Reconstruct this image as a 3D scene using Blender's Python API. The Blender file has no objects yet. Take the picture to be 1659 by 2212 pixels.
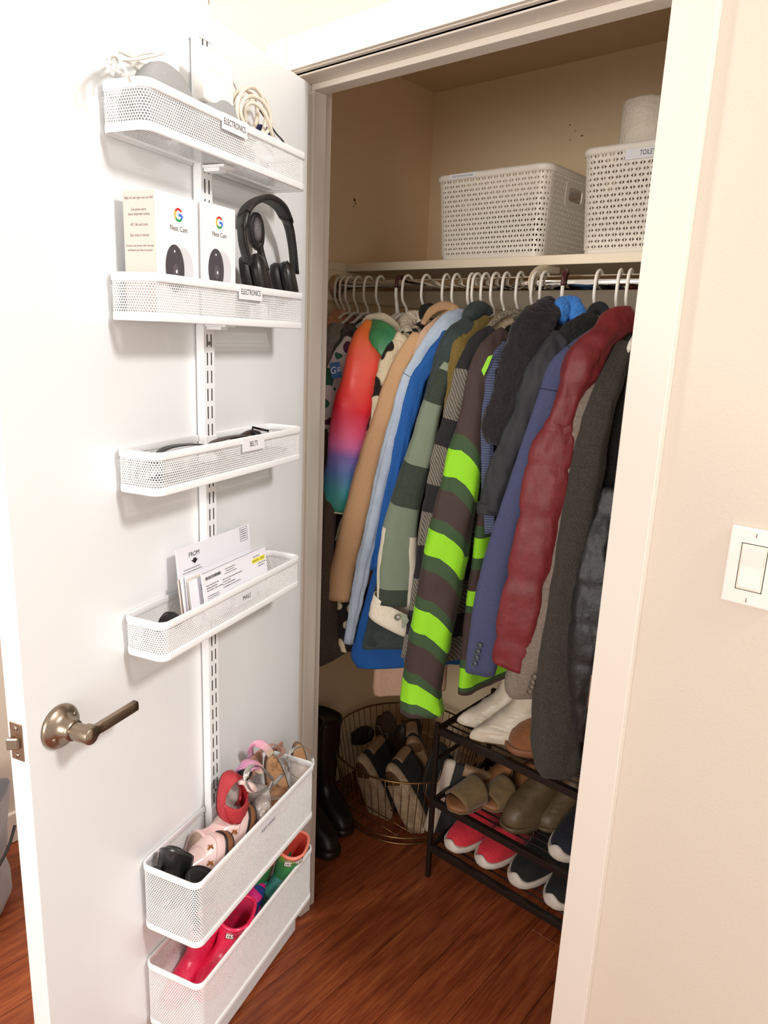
import bpy, bmesh, math, random
import numpy as np
from mathutils import Vector, Matrix, noise
random.seed(7); np.random.seed(7)
sc = bpy.context.scene; C = bpy.context.collection
# ---------------------------------------------------------------- camera
FPX, YAW, PIT, ROL, DA = 1565.2, 0.70805, 0.23725, -0.04298, 1.26457
CAM = np.array([1.2259, -1.0979, 1.5486])
_f = np.array([-math.sin(YAW)*math.cos(PIT), math.cos(YAW)*math.cos(PIT), -math.sin(PIT)])
_r = np.array([math.cos(YAW), math.sin(YAW), 0.0]); _d = np.cross(_f, _r)
CR = _r*math.cos(ROL)+_d*math.sin(ROL); CD = -_r*math.sin(ROL)+_d*math.cos(ROL)
cd = bpy.data.cameras.new('camera'); cam = bpy.data.objects.new('camera', cd); C.objects.link(cam)
cd.sensor_fit = 'VERTICAL'; cd.sensor_height = 36; cd.lens = FPX*36/2212; cd.clip_start = 0.02
cam.matrix_world = Matrix(((CR[0], -CD[0], -_f[0], CAM[0]), (CR[1], -CD[1], -_f[1], CAM[1]), (CR[2], -CD[2], -_f[2], CAM[2]), (0, 0, 0, 1)))
sc.camera = cam
# ---------------------------------------------------------------- light and exposure
w = bpy.data.worlds.new('room_light'); sc.world = w; w.use_nodes = True
w.node_tree.nodes['Background'].inputs[0].default_value = (1.0, 0.92, 0.845, 1)
w.node_tree.nodes['Background'].inputs[1].default_value = 0.64
def area(name, loc, target, size, power, col):
    l = bpy.data.lights.new(name, 'AREA'); l.energy = power; l.size = size; l.color = col; l.shape = 'DISK'
    o = bpy.data.objects.new(name, l); C.objects.link(o); o.location = loc
    o.rotation_euler = (Vector(target)-Vector(loc)).to_track_quat('-Z', 'Y').to_euler(); return o
area('ceiling_lamp', (2.6, -0.13, 3.1), (0.3, -0.4, 0.9), 0.45, 40, (1.0, 0.975, 0.95))
area('hall_lamp', (-0.45, -1.1, 2.6), (-0.35, -0.6, 0.0), 0.3, 19, (1.0, 0.94, 0.86))
area('room_fill_light', (1.5, -3.6, 1.7), (0.4, 0.5, 1.1), 1.5, 60, (1.0, 0.96, 0.92))  # no window stands here; soft fill added to brighten the closet interior
sc.view_settings.view_transform = 'Standard'; sc.view_settings.look = 'None'
sc.view_settings.exposure = 0.4; sc.view_settings.gamma = 1.0; sc.view_settings.use_curve_mapping = False
sc.cycles.max_bounces = 8; sc.cycles.transparent_max_bounces = 12
# ---------------------------------------------------------------- measuring helpers (world metres)
def ray(u, v):
    return CR*(u-829.5)/FPX + CD*(v-1106)/FPX + _f
def aY(u, v, Y):
    d = ray(u, v); return CAM + d*(Y-CAM[1])/d[1]
def aZ(u, v, Z):
    d = ray(u, v); return CAM + d*(Z-CAM[2])/d[2]
HP = np.array([0.04, 0.0, 2.035])
DV = np.array([math.cos(DA), -math.sin(DA), 0.0]); NV = np.array([math.sin(DA), math.cos(DA), 0.0]); ZV = np.array([0, 0, 1.0])
def dr(u, w_, z):
    p = HP + DV*u + NV*w_; return np.array([p[0], p[1], z])
def aD(u, v, off):
    d = ray(u, v); t = (NV@(HP-CAM)+off)/(NV@d); return CAM+d*t
# ---------------------------------------------------------------- materials
def lin(c):
    if isinstance(c, str):
        c = tuple(int(c[i:i+2], 16)/255 for i in (0, 2, 4))
    return tuple(x/12.92 if x <= .04045 else ((x+.055)/1.055)**2.4 for x in c[:3])+(1,)
class N:
    def __init__(s, name):
        s.m = bpy.data.materials.new(name); s.m.use_nodes = True; s.t = s.m.node_tree
        s.b = s.t.nodes['Principled BSDF']
    def n(s, typ, **kw):
        x = s.t.nodes.new('ShaderNode'+typ)
        for k, v in kw.items():
            setattr(x, k, v)
        return x
    def l(s, a, b): s.t.links.new(a, b)
    def math(s, op, a, b=None, clamp=False):
        x = s.n('Math', operation=op); x.use_clamp = clamp
        for i, q in enumerate((a, b)):
            if q is None: continue
            if isinstance(q, (int, float)): x.inputs[i].default_value = q
            else: s.l(q, x.inputs[i])
        return x.outputs[0]
    def mix(s, fac, a, b, blend='MIX'):
        x = s.n('Mix', data_type='RGBA', blend_type=blend)
        for i, q in ((0, fac), (6, a), (7, b)):
            if isinstance(q, (int, float)): x.inputs[i].default_value = q
            elif isinstance(q, tuple): x.inputs[i].default_value = q
            else: s.l(q, x.inputs[i])
        return x.outputs[2]
    def noise(s, scale, vec=None, detail=3, rough=.5):
        x = s.n('TexNoise'); x.inputs['Scale'].default_value = scale; x.inputs['Detail'].default_value = detail; x.inputs['Roughness'].default_value = rough
        if vec is None:
            tc = s.n('TexCoord'); vec = tc.outputs['Object']
        s.l(vec, x.inputs['Vector']); return x.outputs['Fac']
    def bump(s, h, strength, dist=.002):
        x = s.n('Bump'); x.inputs['Strength'].default_value = strength; x.inputs['Distance'].default_value = dist
        s.l(h, x.inputs['Height']); s.l(x.outputs[0], s.b.inputs['Normal']); return x
    def uv(s):
        x = s.n('TexCoord'); y = s.n('SeparateXYZ'); s.l(x.outputs['UV'], y.inputs[0]); return y.outputs[0], y.outputs[1]
    def ramp(s, fac, stops, interp='LINEAR'):
        x = s.n('ValToRGB'); r = x.color_ramp; r.interpolation = interp
        while len(r.elements) < len(stops): r.elements.new(.5)
        for e, (p, c) in zip(r.elements, stops): e.position = p; e.color = lin(c) if isinstance(c, str) else c
        s.l(fac, x.inputs[0]); return x.outputs[0]
MATS = {}
def mat(name, col, rough=.6, metal=0, var=None, vs=30, bs=None, bd=.001, bst=.5, coat=0, sheen=0, spec=None, emit=0):
    if name in MATS: return MATS[name]
    k = N(name); MATS[name] = k.m
    k.b.inputs['Roughness'].default_value = rough; k.b.inputs['Metallic'].default_value = metal
    k.b.inputs['Base Color'].default_value = lin(col)
    if spec is not None: k.b.inputs['Specular IOR Level'].default_value = spec
    if coat: k.b.inputs['Coat Weight'].default_value = coat
    if sheen: k.b.inputs['Sheen Weight'].default_value = sheen
    if var:
        f = k.noise(vs); f = k.math('MULTIPLY_ADD', f, 3.0); f.node.inputs[2].default_value = -1.0; f.node.use_clamp = True
        k.l(k.mix(f, lin(col), lin(var)), k.b.inputs['Base Color'])
    if bs: k.bump(k.noise(bs, detail=4), bst, bd)
    if emit: k.b.inputs['Emission Color'].default_value = lin(col); k.b.inputs['Emission Strength'].default_value = emit
    return k.m
# ---------------------------------------------------------------- geometry helpers: a geo is (verts Nx3, faces, uvs per loop or None)
def nrm(a):
    a = np.asarray(a, float); return a/(np.linalg.norm(a)+1e-12)
def join(*gs):
    V = []; F = []; U = []; o = 0; hasuv = any(g[2] is not None for g in gs)
    for v, f, u in gs:
        V.append(np.asarray(v, float)); F += [tuple(i+o for i in q) for q in f]; o += len(v)
        if hasuv: U += list(u) if u is not None else [(0, 0)]*sum(len(q) for q in f)
    return np.vstack(V), F, (U if hasuv else None)
def box(c, s, X=(1, 0, 0), Y=(0, 1, 0), Z=(0, 0, 1)):
    c = np.asarray(c, float); X, Y, Z = (np.asarray(q, float) for q in (X, Y, Z))
    v = [c+X*s[0]/2*a+Y*s[1]/2*b+Z*s[2]/2*d for a in (-1, 1) for b in (-1, 1) for d in (-1, 1)]
    return np.array(v), [(0, 1, 3, 2), (4, 6, 7, 5), (0, 4, 5, 1), (2, 3, 7, 6), (0, 2, 6, 4), (1, 5, 7, 3)], None
def bx(x0, x1, y0, y1, z0, z1):
    return box(((x0+x1)/2, (y0+y1)/2, (z0+z1)/2), (x1-x0, y1-y0, z1-z0))
def dbox(u0, u1, w0, w1, z0, z1):
    return box(dr((u0+u1)/2, (w0+w1)/2, (z0+z1)/2), (u1-u0, w1-w0, z1-z0), DV, NV, ZV)
def loft(rings, cap=(True, True), closed=True, vn=None):
    R = np.array(rings, float); m, n = R.shape[:2]; V = R.reshape(-1, 3); F = []; U = []
    L = np.concatenate([[0], np.cumsum(np.linalg.norm(np.diff(R.mean(1), axis=0), axis=1))])
    if vn is not None: L = np.asarray(vn, float)
    elif L[-1] > 0: L = L/L[-1]
    nn = n if closed else n-1
    for i in range(m-1):
        for j in range(nn):
            k = (j+1) % n
            F.append((i*n+j, i*n+k, (i+1)*n+k, (i+1)*n+j))
            a, b = j/nn, (j+1)/nn
            U += [(a, L[i]), (b, L[i]), (b, L[i+1]), (a, L[i+1])]
    if closed and cap[0]: F.append(tuple(range(n-1, -1, -1))); U += [(j/n, L[0]) for j in range(n-1, -1, -1)]
    if closed and cap[1]: F.append(tuple((m-1)*n+j for j in range(n))); U += [(j/n, L[-1]) for j in range(n)]
    return V, F, U
def ring(c, A, B, n=16, e=1.0, ph=0):
    t = np.arange(n)*2*math.pi/n+ph; cs, sn = np.cos(t), np.sin(t)
    cs = np.sign(cs)*abs(cs)**e; sn = np.sign(sn)*abs(sn)**e
    return np.asarray(c)+np.outer(cs, A)+np.outer(sn, B)
def cat(P, k=6):
    P = np.asarray(P, float)
    if len(P) < 3: return np.array([P[0]+(P[-1]-P[0])*t for t in np.linspace(0, 1, k+1)])
    Q = np.vstack([2*P[0]-P[1], P, 2*P[-1]-P[-2]]); out = []
    for i in range(1, len(Q)-2):
        p0, p1, p2, p3 = Q[i-1:i+3]
        for t in np.arange(k)/k:
            out.append(.5*((2*p1)+(-p0+p2)*t+(2*p0-5*p1+4*p2-p3)*t*t+(-p0+3*p1-3*p2+p3)*t**3))
    out.append(P[-1]); return np.array(out)
def tube(P, r, n=8, k=6, closed=False, smooth=True, flat=1.0, up=None, cap=True):
    """round or flattened tube along a smoothed path; r number or per-point list"""
    P = np.asarray(P, float); r = np.broadcast_to(np.asarray(r, float), (len(P),))
    if closed:
        P = np.vstack([P, P[:1]]); r = np.append(r, r[0])
    if smooth and k > 1:
        Q = cat(np.column_stack([P, r]), k); P, r = Q[:, :3], np.abs(Q[:, 3])
    T = np.gradient(P, axis=0)
    if closed: T[0] = T[-1] = P[1]-P[-2]
    a = np.asarray(up if up is not None else (0.31, 0.17, 0.93), float); rings = []
    for p, t, q in zip(P, T, r):
        t = nrm(t); b = nrm(np.cross(t, a)); a2 = nrm(np.cross(b, t))
        if up is None: a = a2
        rings.append(ring(p, b*q, a2*q*flat, n))
    return loft(rings, (cap and not closed,)*2)
def lathe(prof, c=(0, 0, 0), ax=(0, 0, 1), n=24, cap=(True, True)):
    ax = nrm(ax); h = (1, 0, 0) if abs(ax[0]) < .9 else (0, 1, 0); A = nrm(np.cross(ax, h)); B = np.cross(ax, A)
    return loft([ring(np.asarray(c)+ax*z, A*r, B*r, n) for r, z in prof], cap)
def prism(pts, h, O=(0, 0, 0), X=(1, 0, 0), Y=(0, 1, 0), Z=(0, 0, 1)):
    O, X, Y, Z = (np.asarray(q, float) for q in (O, X, Y, Z)); n = len(pts)
    v = [O+X*a+Y*b for a, b in pts]+[O+X*a+Y*b+Z*h for a, b in pts]
    return np.array(v), [tuple(range(n-1, -1, -1)), tuple(range(n, 2*n))]+[(i, (i+1) % n, n+(i+1) % n, n+i) for i in range(n)], None
def xf(g, M, o=(0, 0, 0)):
    """rows of M are the local x, y, z axes in the world"""
    return np.asarray(g[0])@np.asarray(M, float)+np.asarray(o, float), g[1], g[2]
def crumple(g, amp, sc_, seed=0, z0=None):
    v = np.array(g[0], float); o = Vector((seed*3.1, seed*1.7, seed*.9))
    if sc_ <= 30:      # vertical hanging creases
        for i in range(len(v)):
            q = v[i]*np.array([75, 75, 9]); r_ = noise.noise(Vector(q)+o); v[i] += amp*1.1*np.array([1, -1, 0])*(1-abs(r_)*2.4)*.6
    for i in range(len(v)):
        v[i] += amp*np.array(noise.noise_vector(Vector(v[i])*sc_+o))+amp*.45*np.array(noise.noise_vector(Vector(v[i])*sc_*2.3+o))
    return v, g[1], g[2]
# ---------------------------------------------------------------- object helpers
def link(name, g, m, loc=(0, 0, 0), smooth=True, bevel=0, solid=0, sub=0, seg=2):
    me = bpy.data.meshes.new(name); loc = np.asarray(loc, float)
    me.from_pydata((np.asarray(g[0], float)-loc).tolist(), [], g[1])
    if g[2] is not None:
        uv = me.uv_layers.new(name='UVMap'); uv.data.foreach_set('uv', np.array(g[2], 'f').ravel())
    me.materials.append(m)
    if smooth: me.polygons.foreach_set('use_smooth', [True]*len(me.polygons))
    me.update(); o = bpy.data.objects.new(name, me); C.objects.link(o); o.location = loc
    if solid: s = o.modifiers.new('s', 'SOLIDIFY'); s.thickness = solid; s.offset = 0
    if bevel: b = o.modifiers.new('b', 'BEVEL'); b.width = bevel; b.segments = seg; b.limit_method = 'ANGLE'
    if sub: s = o.modifiers.new('u', 'SUBSURF'); s.levels = sub; s.render_levels = sub
    return o
def tag(o, label=None, cat_=None, group=None, kind=None):
    for k, v in (('label', label), ('category', cat_), ('group', group), ('kind', kind)):
        if v: o[k] = v
    return o
def struct(name, g, m, **kw):
    return tag(link(name, g, m, g[0].mean(0), **dict({'smooth': False}, **kw)), kind='structure')
def thing(name, label, cat_, loc, group=None):
    o = bpy.data.objects.new(name, None); C.objects.link(o); o.empty_display_size = .02; o.location = tuple(loc)
    o['wl'] = list(map(float, loc)); tag(o, label, cat_, group); return o
def part(parent, name, g, m, label=None, kind=None, **kw):
    L = parent.get('wl'); L = np.array(L) if L is not None else np.array(parent.location)
    o = link(name, g, m, L, **kw); o.parent = parent; o.location = (0, 0, 0); o['wl'] = list(map(float, L)); tag(o, label, kind=kind); return o
def solo(name, label, cat_, g, m, group=None, **kw):
    loc = g[0].mean(0); loc[2] = g[0][:, 2].min()
    o = link(name, g, m, loc, **kw); o['wl'] = list(map(float, loc)); return tag(o, label, cat_, group)
TXT = {}
def text(parent, s, size, org, X, Y, m, xs=1.0, align='CENTER', name='lettering'):
    if s not in TXT:
        cu = bpy.data.curves.new('t', 'FONT'); cu.body = s; cu.size = 1; cu.align_x = 'CENTER'; cu.align_y = 'CENTER'; cu.resolution_u = 3
        to = bpy.data.objects.new('t', cu); me = bpy.data.meshes.new_from_object(to)
        TXT[s] = (np.array([v.co[:] for v in me.vertices]), [tuple(p.vertices) for p in me.polygons]); bpy.data.objects.remove(to)
    v, f = TXT[s]; X = nrm(X); Y = nrm(Y); vx = v[:, 0]*xs*size
    if align == 'LEFT': vx = vx-vx.min()
    p = np.asarray(org)+np.outer(vx, X)+np.outer(v[:, 1]*size, Y)
    return part(parent, name, (p, f, None), m, smooth=False)
# ================================================================ setting
def wallmat(name, col, bump=.35):
    k = N(name); k.b.inputs['Base Color'].default_value = lin(col); k.b.inputs['Roughness'].default_value = .62
    k.bump(k.noise(260, detail=2), bump, .0008); return k.m
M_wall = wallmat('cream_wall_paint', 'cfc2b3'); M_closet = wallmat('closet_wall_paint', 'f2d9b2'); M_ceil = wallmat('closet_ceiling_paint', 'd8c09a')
M_trim = mat('trim_paint', 'ddd3c7', .38); M_door = mat('door_paint', 'eeefef', .33)
M_white = mat('white_coated_steel', 'f6f6f6', .4); M_dark = mat('dark_gap', '15130f', .8)
M_black = mat('black_plastic', '1a1918', .42); M_ink = mat('black_ink', '141414', .7); M_label = mat('white_label_tape', 'f2f0f3', .45)
def woodmat():
    k = N('reddish_hardwood'); k.b.inputs['Roughness'].default_value = .36
    tc = k.n('TexCoord'); mp = k.n('Mapping'); k.l(tc.outputs['Object'], mp.inputs[0]); oi = k.n('ObjectInfo')
    k.l(oi.outputs['Random'], mp.inputs['Location']); mp.inputs['Scale'].default_value = (9, .8, 1)
    a = k.noise(7, mp.outputs[0], 6, .62); mp2 = k.n('Mapping'); k.l(tc.outputs['Object'], mp2.inputs[0]); mp2.inputs['Scale'].default_value = (60, 2.2, 1)
    k.l(oi.outputs['Random'], mp2.inputs['Location']); b = k.noise(5, mp2.outputs[0], 4, .7)
    c = k.ramp(k.math('MULTIPLY_ADD', b, .45), [(.32, '4c1f0d'), (.47, '74341a'), (.62, '8f4a27'), (.75, 'a8643c')])
    k.t.nodes[-1]
    mm = [q for q in k.t.nodes if q.type == 'MATH'][0]; s = k.math('MULTIPLY', a, .62); k.l(s, mm.inputs[2])
    hv = k.n('HueSaturation'); k.l(c, hv.inputs['Color']); k.l(k.math('MULTIPLY_ADD', oi.outputs['Random'], .3), hv.inputs['Value'])
    [q for q in k.t.nodes if q.type == 'MATH'][-1].inputs[2].default_value = 1.02
    k.l(hv.outputs[0], k.b.inputs['Base Color']); k.bump(b, .12, .0006); return k.m
M_wood = woodmat()
fl = struct('floor', bx(-.85, 1.7, -1.9, .96, -.04, -.013), mat('floor_underlay', '2a150a', .9)); fl['wl'] = [float(q) for q in fl.location]
PW = .1265; x = -.85-.052; i = 0
while x < 1.7:
    y = -1.9-random.random()*1.0
    if i == 7: y = -1.9+.004-.3
    while y < .96:
        L = random.choice((1.1, 1.35, 1.6)); a, b = max(x, -.85)+.0007, min(x+PW, 1.7)-.0007; c, d = max(y, -1.9)+.0007, min(y+L, .96)-.0007
        if d > c+.05: part(fl, 'plank', bx(a, b, c, d, -.0128, random.uniform(-.0006, 0)), M_wood, smooth=False, bevel=.0012, seg=1)
        y += L
    x += PW; i += 1
DW, DHH = .765, 2.03
# front wall around the opening
struct('wall_front', join(bx(-.86, -.018, .0, .11, 0, 2.9), bx(.783, 1.9, 0, .11, 0, 2.9), bx(-.018, .783, 0, .11, 2.053, 2.9)), M_wall)
struct('wall_left', bx(-.96, -.85, -2.0, .0, 0, 2.9), M_wall)
struct('wall_closet_left', bx(-.45, -.37, .11, .99, 0, 2.4), M_closet)
cb = struct('wall_closet_back', bx(-.37, 1.0, .93, .99, 0, 2.4), M_closet)
struct('wall_closet_right', bx(.95, 1.03, .11, .93, 0, 2.4), M_closet)
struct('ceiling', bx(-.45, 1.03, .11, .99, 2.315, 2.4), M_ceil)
struct('baseboard_closet_left', bx(-.37, -.358, .112, .918, 0, .085), M_closet, bevel=.003)
struct('baseboard_closet_back', bx(-.357, .95, .918, .93, 0, .085), M_closet, bevel=.003)
struct('baseboard_left', bx(-.85, -.836, -1.9, -.001, 0, .1), M_trim, bevel=.004)
struct('baseboard_front', bx(.84, 1.7, -.014, 0, 0, .1), M_trim, bevel=.004)
struct('trim_1', join(bx(-.019, -.002, .0, .108, 0, 2.05), bx(-.002, .008, .045, .082, 0, 2.038)), M_trim, bevel=.0015)      # left jamb and stop
struct('trim_2', join(bx(.765, .784, .0, .108, 0, 2.05), bx(.753, .765, .045, .082, 0, 2.038)), M_trim, bevel=.0015)   # right jamb and stop
struct('trim_3', join(bx(-.019, .784, .0, .108, 2.05, 2.069), bx(.0, .765, .045, .082, 2.038, 2.05)), M_trim, bevel=.0015)
CW = .062
def casing(x0, x1, z0, z1, inner):
    return bx(x0, x1, -.019, 0, z0, z1)
struct('trim_4', join(bx(-.008-CW, -.008, -.018, 0, 0, 2.058+CW), bx(-.008, -.0055, -.012, 0, 0, 2.058)), M_trim, bevel=.003)
struct('trim_5', join(bx(.773, .773+CW, -.018, 0, 0, 2.058+CW), bx(.7705, .773, -.012, 0, 0, 2.058)), M_trim, bevel=.003)
struct('trim_6', join(bx(-.008, .773, -.018, 0, 2.058, 2.058+CW), bx(-.008, .773, -.011, 0, 2.0555, 2.058)), M_trim, bevel=.003)
# white door beyond the open one, on the same wall
o = struct('door_2', bx(-.84, -.287, -.03, -.001, 0, 2.9), M_door, bevel=.002)
# strike plate on the right jamb
sp = part(bpy.data.objects['trim_2'], 'strike_plate', bx(.7632, .7652, .001, .026, .945, 1.005), mat('strike_metal', '8b7562', .35, .9), smooth=False)
# scuffs on closet walls
M_scuff = mat('scuff', '6b4f2c', .8)
for (u, v, s) in ((766, 432, .006), (768, 440, .004), (764, 446, .003)):
    d = ray(u, v); p = CAM+d*(-.37-CAM[0])/d[0]
    tg = part(bpy.data.objects['wall_closet_left'], 'scuff', lathe([(s, 0), (s*.5, .0008)], p-np.array([0.0002, 0, 0]), (1, 0, 0), 7), M_scuff)
for (u, v, s) in ((1231, 270, .004), (1257, 293, .005), (1231, 302, .003), (1243, 282, .003)):
    p = aY(u, v, .93); g = lathe([(s, 0), (s*.5, .0008)], (0, 0, 0), (0, -1, 0), 7); g[0][:, 2] *= .35
    part(cb, 'scuff', (g[0]+p, g[1], g[2]), M_scuff)
# ---------------------------------------------------------------- the open door
dwl = dr(.38, -.0175, 0)
door = tag(link('door_1', dbox(0, .763, -.035, 0, .012, 2.035), M_door, dwl, smooth=False, bevel=.002), kind='structure'); door['wl'] = list(map(float, dwl))
M_nick = mat('satin_nickel', '8f7d6b', .3, 1.0); 
def nickmat():
    k = N('brushed_nickel'); k.b.inputs['Base Color'].default_value = lin('9d8c7a'); k.b.inputs['Metallic'].default_value = 1
    tc = k.n('TexCoord'); mp = k.n('Mapping'); k.l(tc.outputs['Object'], mp.inputs[0]); mp.inputs['Scale'].default_value = (1, 1, 14)
    a = k.noise(60, mp.outputs[0]); k.l(k.math('MULTIPLY_ADD', a, .25), k.b.inputs['Roughness']); [q for q in k.t.nodes if q.type == 'MATH'][-1].inputs[2].default_value = .2; return k.m
M_nick = nickmat()
hc = dr(.706, 0, .974)
hd = part(door, 'door_handle', lathe([(.033, 0), (.0335, .004), (.031, .008), (.024, .011), (.018, .016), (.0165, .024), (.0155, .026), (.0155, .03)], hc, NV, 40), M_nick)
part(hd, 'neck', lathe([(.0125, .028), (.013, .03), (.013, .062), (.012, .064)], hc, NV, 28), M_nick)
lv = []
for t in np.linspace(0, 1, 12):
    u = .706-t*.098; hh = .0125*(1-t)+.0075*t if t < .2 else .0095; th = .009 if t < .15 else .006
    hh = .0128 if t < .1 else (.0075 if t < .22 else .0082)
    lv.append(ring(dr(u, .054+(.0 if t < .12 else .001), .974), ZV*hh, NV*th, 20, .45))
part(hd, 'lever', loft(lv), M_nick)
for s_, zz in ((.019, -.01), (-.019, .012)):
    part(hd, 'screw', lathe([(.0042, .010), (.004, .0125), (.002, .0132)], dr(.706+s_, 0, .974+zz), NV, 12), mat('screw_steel', 'a99a8a', .3, 1))
pc = dr(.7635, -.0175, .974)
lp = part(door, 'latch_plate', box(pc, (.002, .0235, .057), DV, NV, ZV), mat('latch_brass', '9a7d68', .38, .85), smooth=False, bevel=.0006)
part(lp, 'latch_bolt', prism([(0, -.0075), (.013, -.0065), (.005, .0075), (0, .0075)], .017, dr(.764, -.0175, .9655), DV, NV, ZV), M_nick, smooth=False, bevel=.0015)
for zz in (-.021, .021): part(lp, 'screw', lathe([(.0042, 0), (.0035, .0018)], dr(.7642, -.0175, .974+zz), DV, 12), MATS['screw_steel'])
# ---------------------------------------------------------------- light switch
px_ = aY(1559, 1220, -.006); swx, swz = .948+.035, 1.251
sw = thing('light_switch', 'white light switch with a square-cornered plate on the cream wall right of the doorway', 'light switch', (swx, 0, swz-.057))
M_sw = mat('switch_plastic', 'efe4dc', .3)
part(sw, 'wall_plate', join(bx(swx-.035, swx+.035, -.0065, 0, swz-.057, swz+.057)), M_sw, smooth=False, bevel=.003, seg=3)
fr = part(sw, 'rocker_frame', join(bx(swx-.0168, swx+.0168, -.0085, -.0055, swz-.0335, swz+.0335)), mat('switch_frame', 'e6dac8', .35), smooth=False, bevel=.0012)
part(fr, 'frame_gap', bx(swx-.0178, swx+.0178, -.0069, -.006, swz-.0345, swz+.0345), M_dark, smooth=False)
part(sw, 'rocker', prism([(-.030, -.0088), (-.030, -.0098), (.0, -.0086), (.030, -.0128), (.030, -.0088)], .029, (swx-.0145, 0, swz), (0, 0, 1), (0, 1, 0), (1, 0, 0)), M_sw, smooth=False, bevel=.0008)
for zz in (-.048, .048):
    s = part(sw, 'screw', lathe([(.0036, 0), (.0034, .0012), (.002, .0018)], (swx, -.0064, swz+zz), (0, -1, 0), 16), M_sw)
    part(s, 'slot', box((swx, -.0083, swz+zz), (.0008, .0006, .0062)), M_dark, smooth=False)
# ---------------------------------------------------------------- shelf, cleats, rod
M_shelf = mat('shelf_paint', 'e8d9bf', .5)
tag(link('closet_shelf', bx(-.369, .949, .53, .929, 1.7315, 1.754), M_shelf, (.29, .73, 1.7315), smooth=False, bevel=.002), 'long painted cream shelf across the closet above the hanging rod', 'shelf')
o = bpy.data.objects['wall_closet_left']; o['wl'] = list(o.location)
part(o, 'shelf_cleat', bx(-.37, -.352, .40, .929, 1.645, 1.731), M_shelf, smooth=False, bevel=.002)
part(o, 'shelf_end_trim', bx(-.37, -.352, .40, .528, 1.731, 1.756), M_shelf, smooth=False, bevel=.002)
part(cb, 'shelf_cleat', bx(-.351, .949, .912, .93, 1.645, 1.731), M_shelf, smooth=False, bevel=.002)
RY, RZ, RR = .485, 1.686, .0165
M_chrome = mat('chrome', 'd9d4cc', .08, 1.0)
rod = thing('hanging_rod', 'polished chrome closet rod that carries the white hangers', 'clothes rod', (-.352, RY, RZ-RR))
part(rod, 'pole', lathe([(RR, 0), (RR, 1.30)], (-.351, RY, RZ), (1, 0, 0), 32), M_chrome)
for xx, d in ((-.352, 1), (.949, -1)):
    part(rod, 'flange', lathe([(.034, 0), (.034, .003), (.022, .006), (.021, .018), (.0172, .019)], (xx, RY, RZ), (d, 0, 0), 28), M_chrome)
bxx = .312
br = part(rod, 'support_bracket', join(tube([(bxx, .60, 1.728), (bxx, .535, 1.722), (bxx, .49, 1.713), (bxx, .464, 1.695), (bxx, .466, 1.676), (bxx, .48, 1.666)], .012, 10, flat=.22, up=(1, 0, 0))), M_shelf)
br.scale = (1, 1, 1)
# ================================================================ wall-hung rack on the door: track and six mesh baskets
def track_geo():
    g = [dbox(.345, .348, .003, .018, .33, 2.033), dbox(.372, .375, .003, .018, .33, 2.033), dbox(.351, .369, .0, .016, .33, 2.03), dbox(.345, .375, .0165, .0185, .33, 2.033)]  # the full-depth middle box is an added spacer that blocks light leaks
    return join(*g)
tk = thing('door_track', 'slotted white steel track running down the door behind the mesh baskets', 'shelf track', dr(.36, 0, .33))
part(tk, 'channel', track_geo(), M_white, smooth=False, bevel=.0006)
sl = []
z = .36
while z < 2.0:
    for uu in (.3545, .3655): sl.append(dbox(uu-.0013, uu+.0013, .0184, .0188, z, z+.021))
    z += .0305
part(tk, 'slot', join(*sl), M_dark, kind='stuff', smooth=False)
for zz in (.66, 1.525, 1.945): part(tk, 'screw_hole', lathe([(.0036, 0), (.003, .0005)], dr(.36, .0185, zz), NV, 12), mat('hole_grey', '6a6862', .6), smooth=False)
part(tk, 'top_hook', join(dbox(.343, .377, .0, .0205, 1.985, 2.034), dbox(.346, .374, -.037, .0205, 2.034, 2.0375), dbox(.346, .374, -.0385, -.0355, 1.99, 2.0375)), M_white, smooth=False, bevel=.001)
GAP0, GAP1 = .341, .379
def perim(d, r=.015, off=0.0):
    """open path around a basket (u, w, outward normal), leaving the track free; local u from the track centre"""
    U0, U1 = (.150, .572) if d < .1 else (.147, .557)
    pts = []; a0, a1 = U0-.36, U1-.36; w0, w1 = .004, d
    pts.append((GAP0-.36, w0, 0, -1))
    for cx, cy, s in ((a0+r, w0+r, 270), (a0+r, w1-r, 180), (a1-r, w1-r, 90), (a1-r, w0+r, 0)):
        for k in range(7):
            t = math.radians(s-15*k); pts.append((cx+r*math.cos(t), cy+r*math.sin(t), math.cos(t), math.sin(t)))
    pts.append((GAP1-.36, w0, 0, -1))
    return np.array(pts)
def sweep_rect(P, z, h, t, ex=.5):
    rings = []
    for u, w_, nu, nw in P:
        c = DV*u+NV*w_+ZV*z; rings.append(ring(c, (DV*nu+NV*nw)*t, ZV*h, 12, ex))
    return loft(rings)
def holes(mapf, S, H, ps, ph, fill=.68, el=1.0):
    ns, nh = max(1, int(round(S/ps))), max(1, int(round(H/ph))); ps, ph = S/ns, H/nh; V = []; F = []
    oc = np.array([(-.5, -.5), (0, -.5), (.5, -.5), (.5, .5), (0, .5), (-.5, .5)])
    ic = np.array([(-.36, -.30), (0, -.42), (.36, -.30), (.36, .30), (0, .42), (-.36, .30)])*np.array([fill/.7, fill/.7*el])
    for j in range(nh):
        sh = .5 if j % 2 else 0
        n0 = ns-(1 if j % 2 else 0)
        c = np.array([((i+.5+sh)*ps, (j+.5)*ph) for i in range(n0)])
        q = np.concatenate([oc, ic])*[ps, ph]
        V.append((c[:, None, :]+q[None]).reshape(-1, 2))
    V = np.vstack(V); n = len(V)//12; b = np.arange(n)*12
    for k in range(6):
        k2 = (k+1) % 6; F.append(np.stack([b+k, b+k2, b+6+k2, b+6+k], 1))
    F = np.vstack(F)
    return mapf(V), [tuple(map(int, f)) for f in F], None
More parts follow.
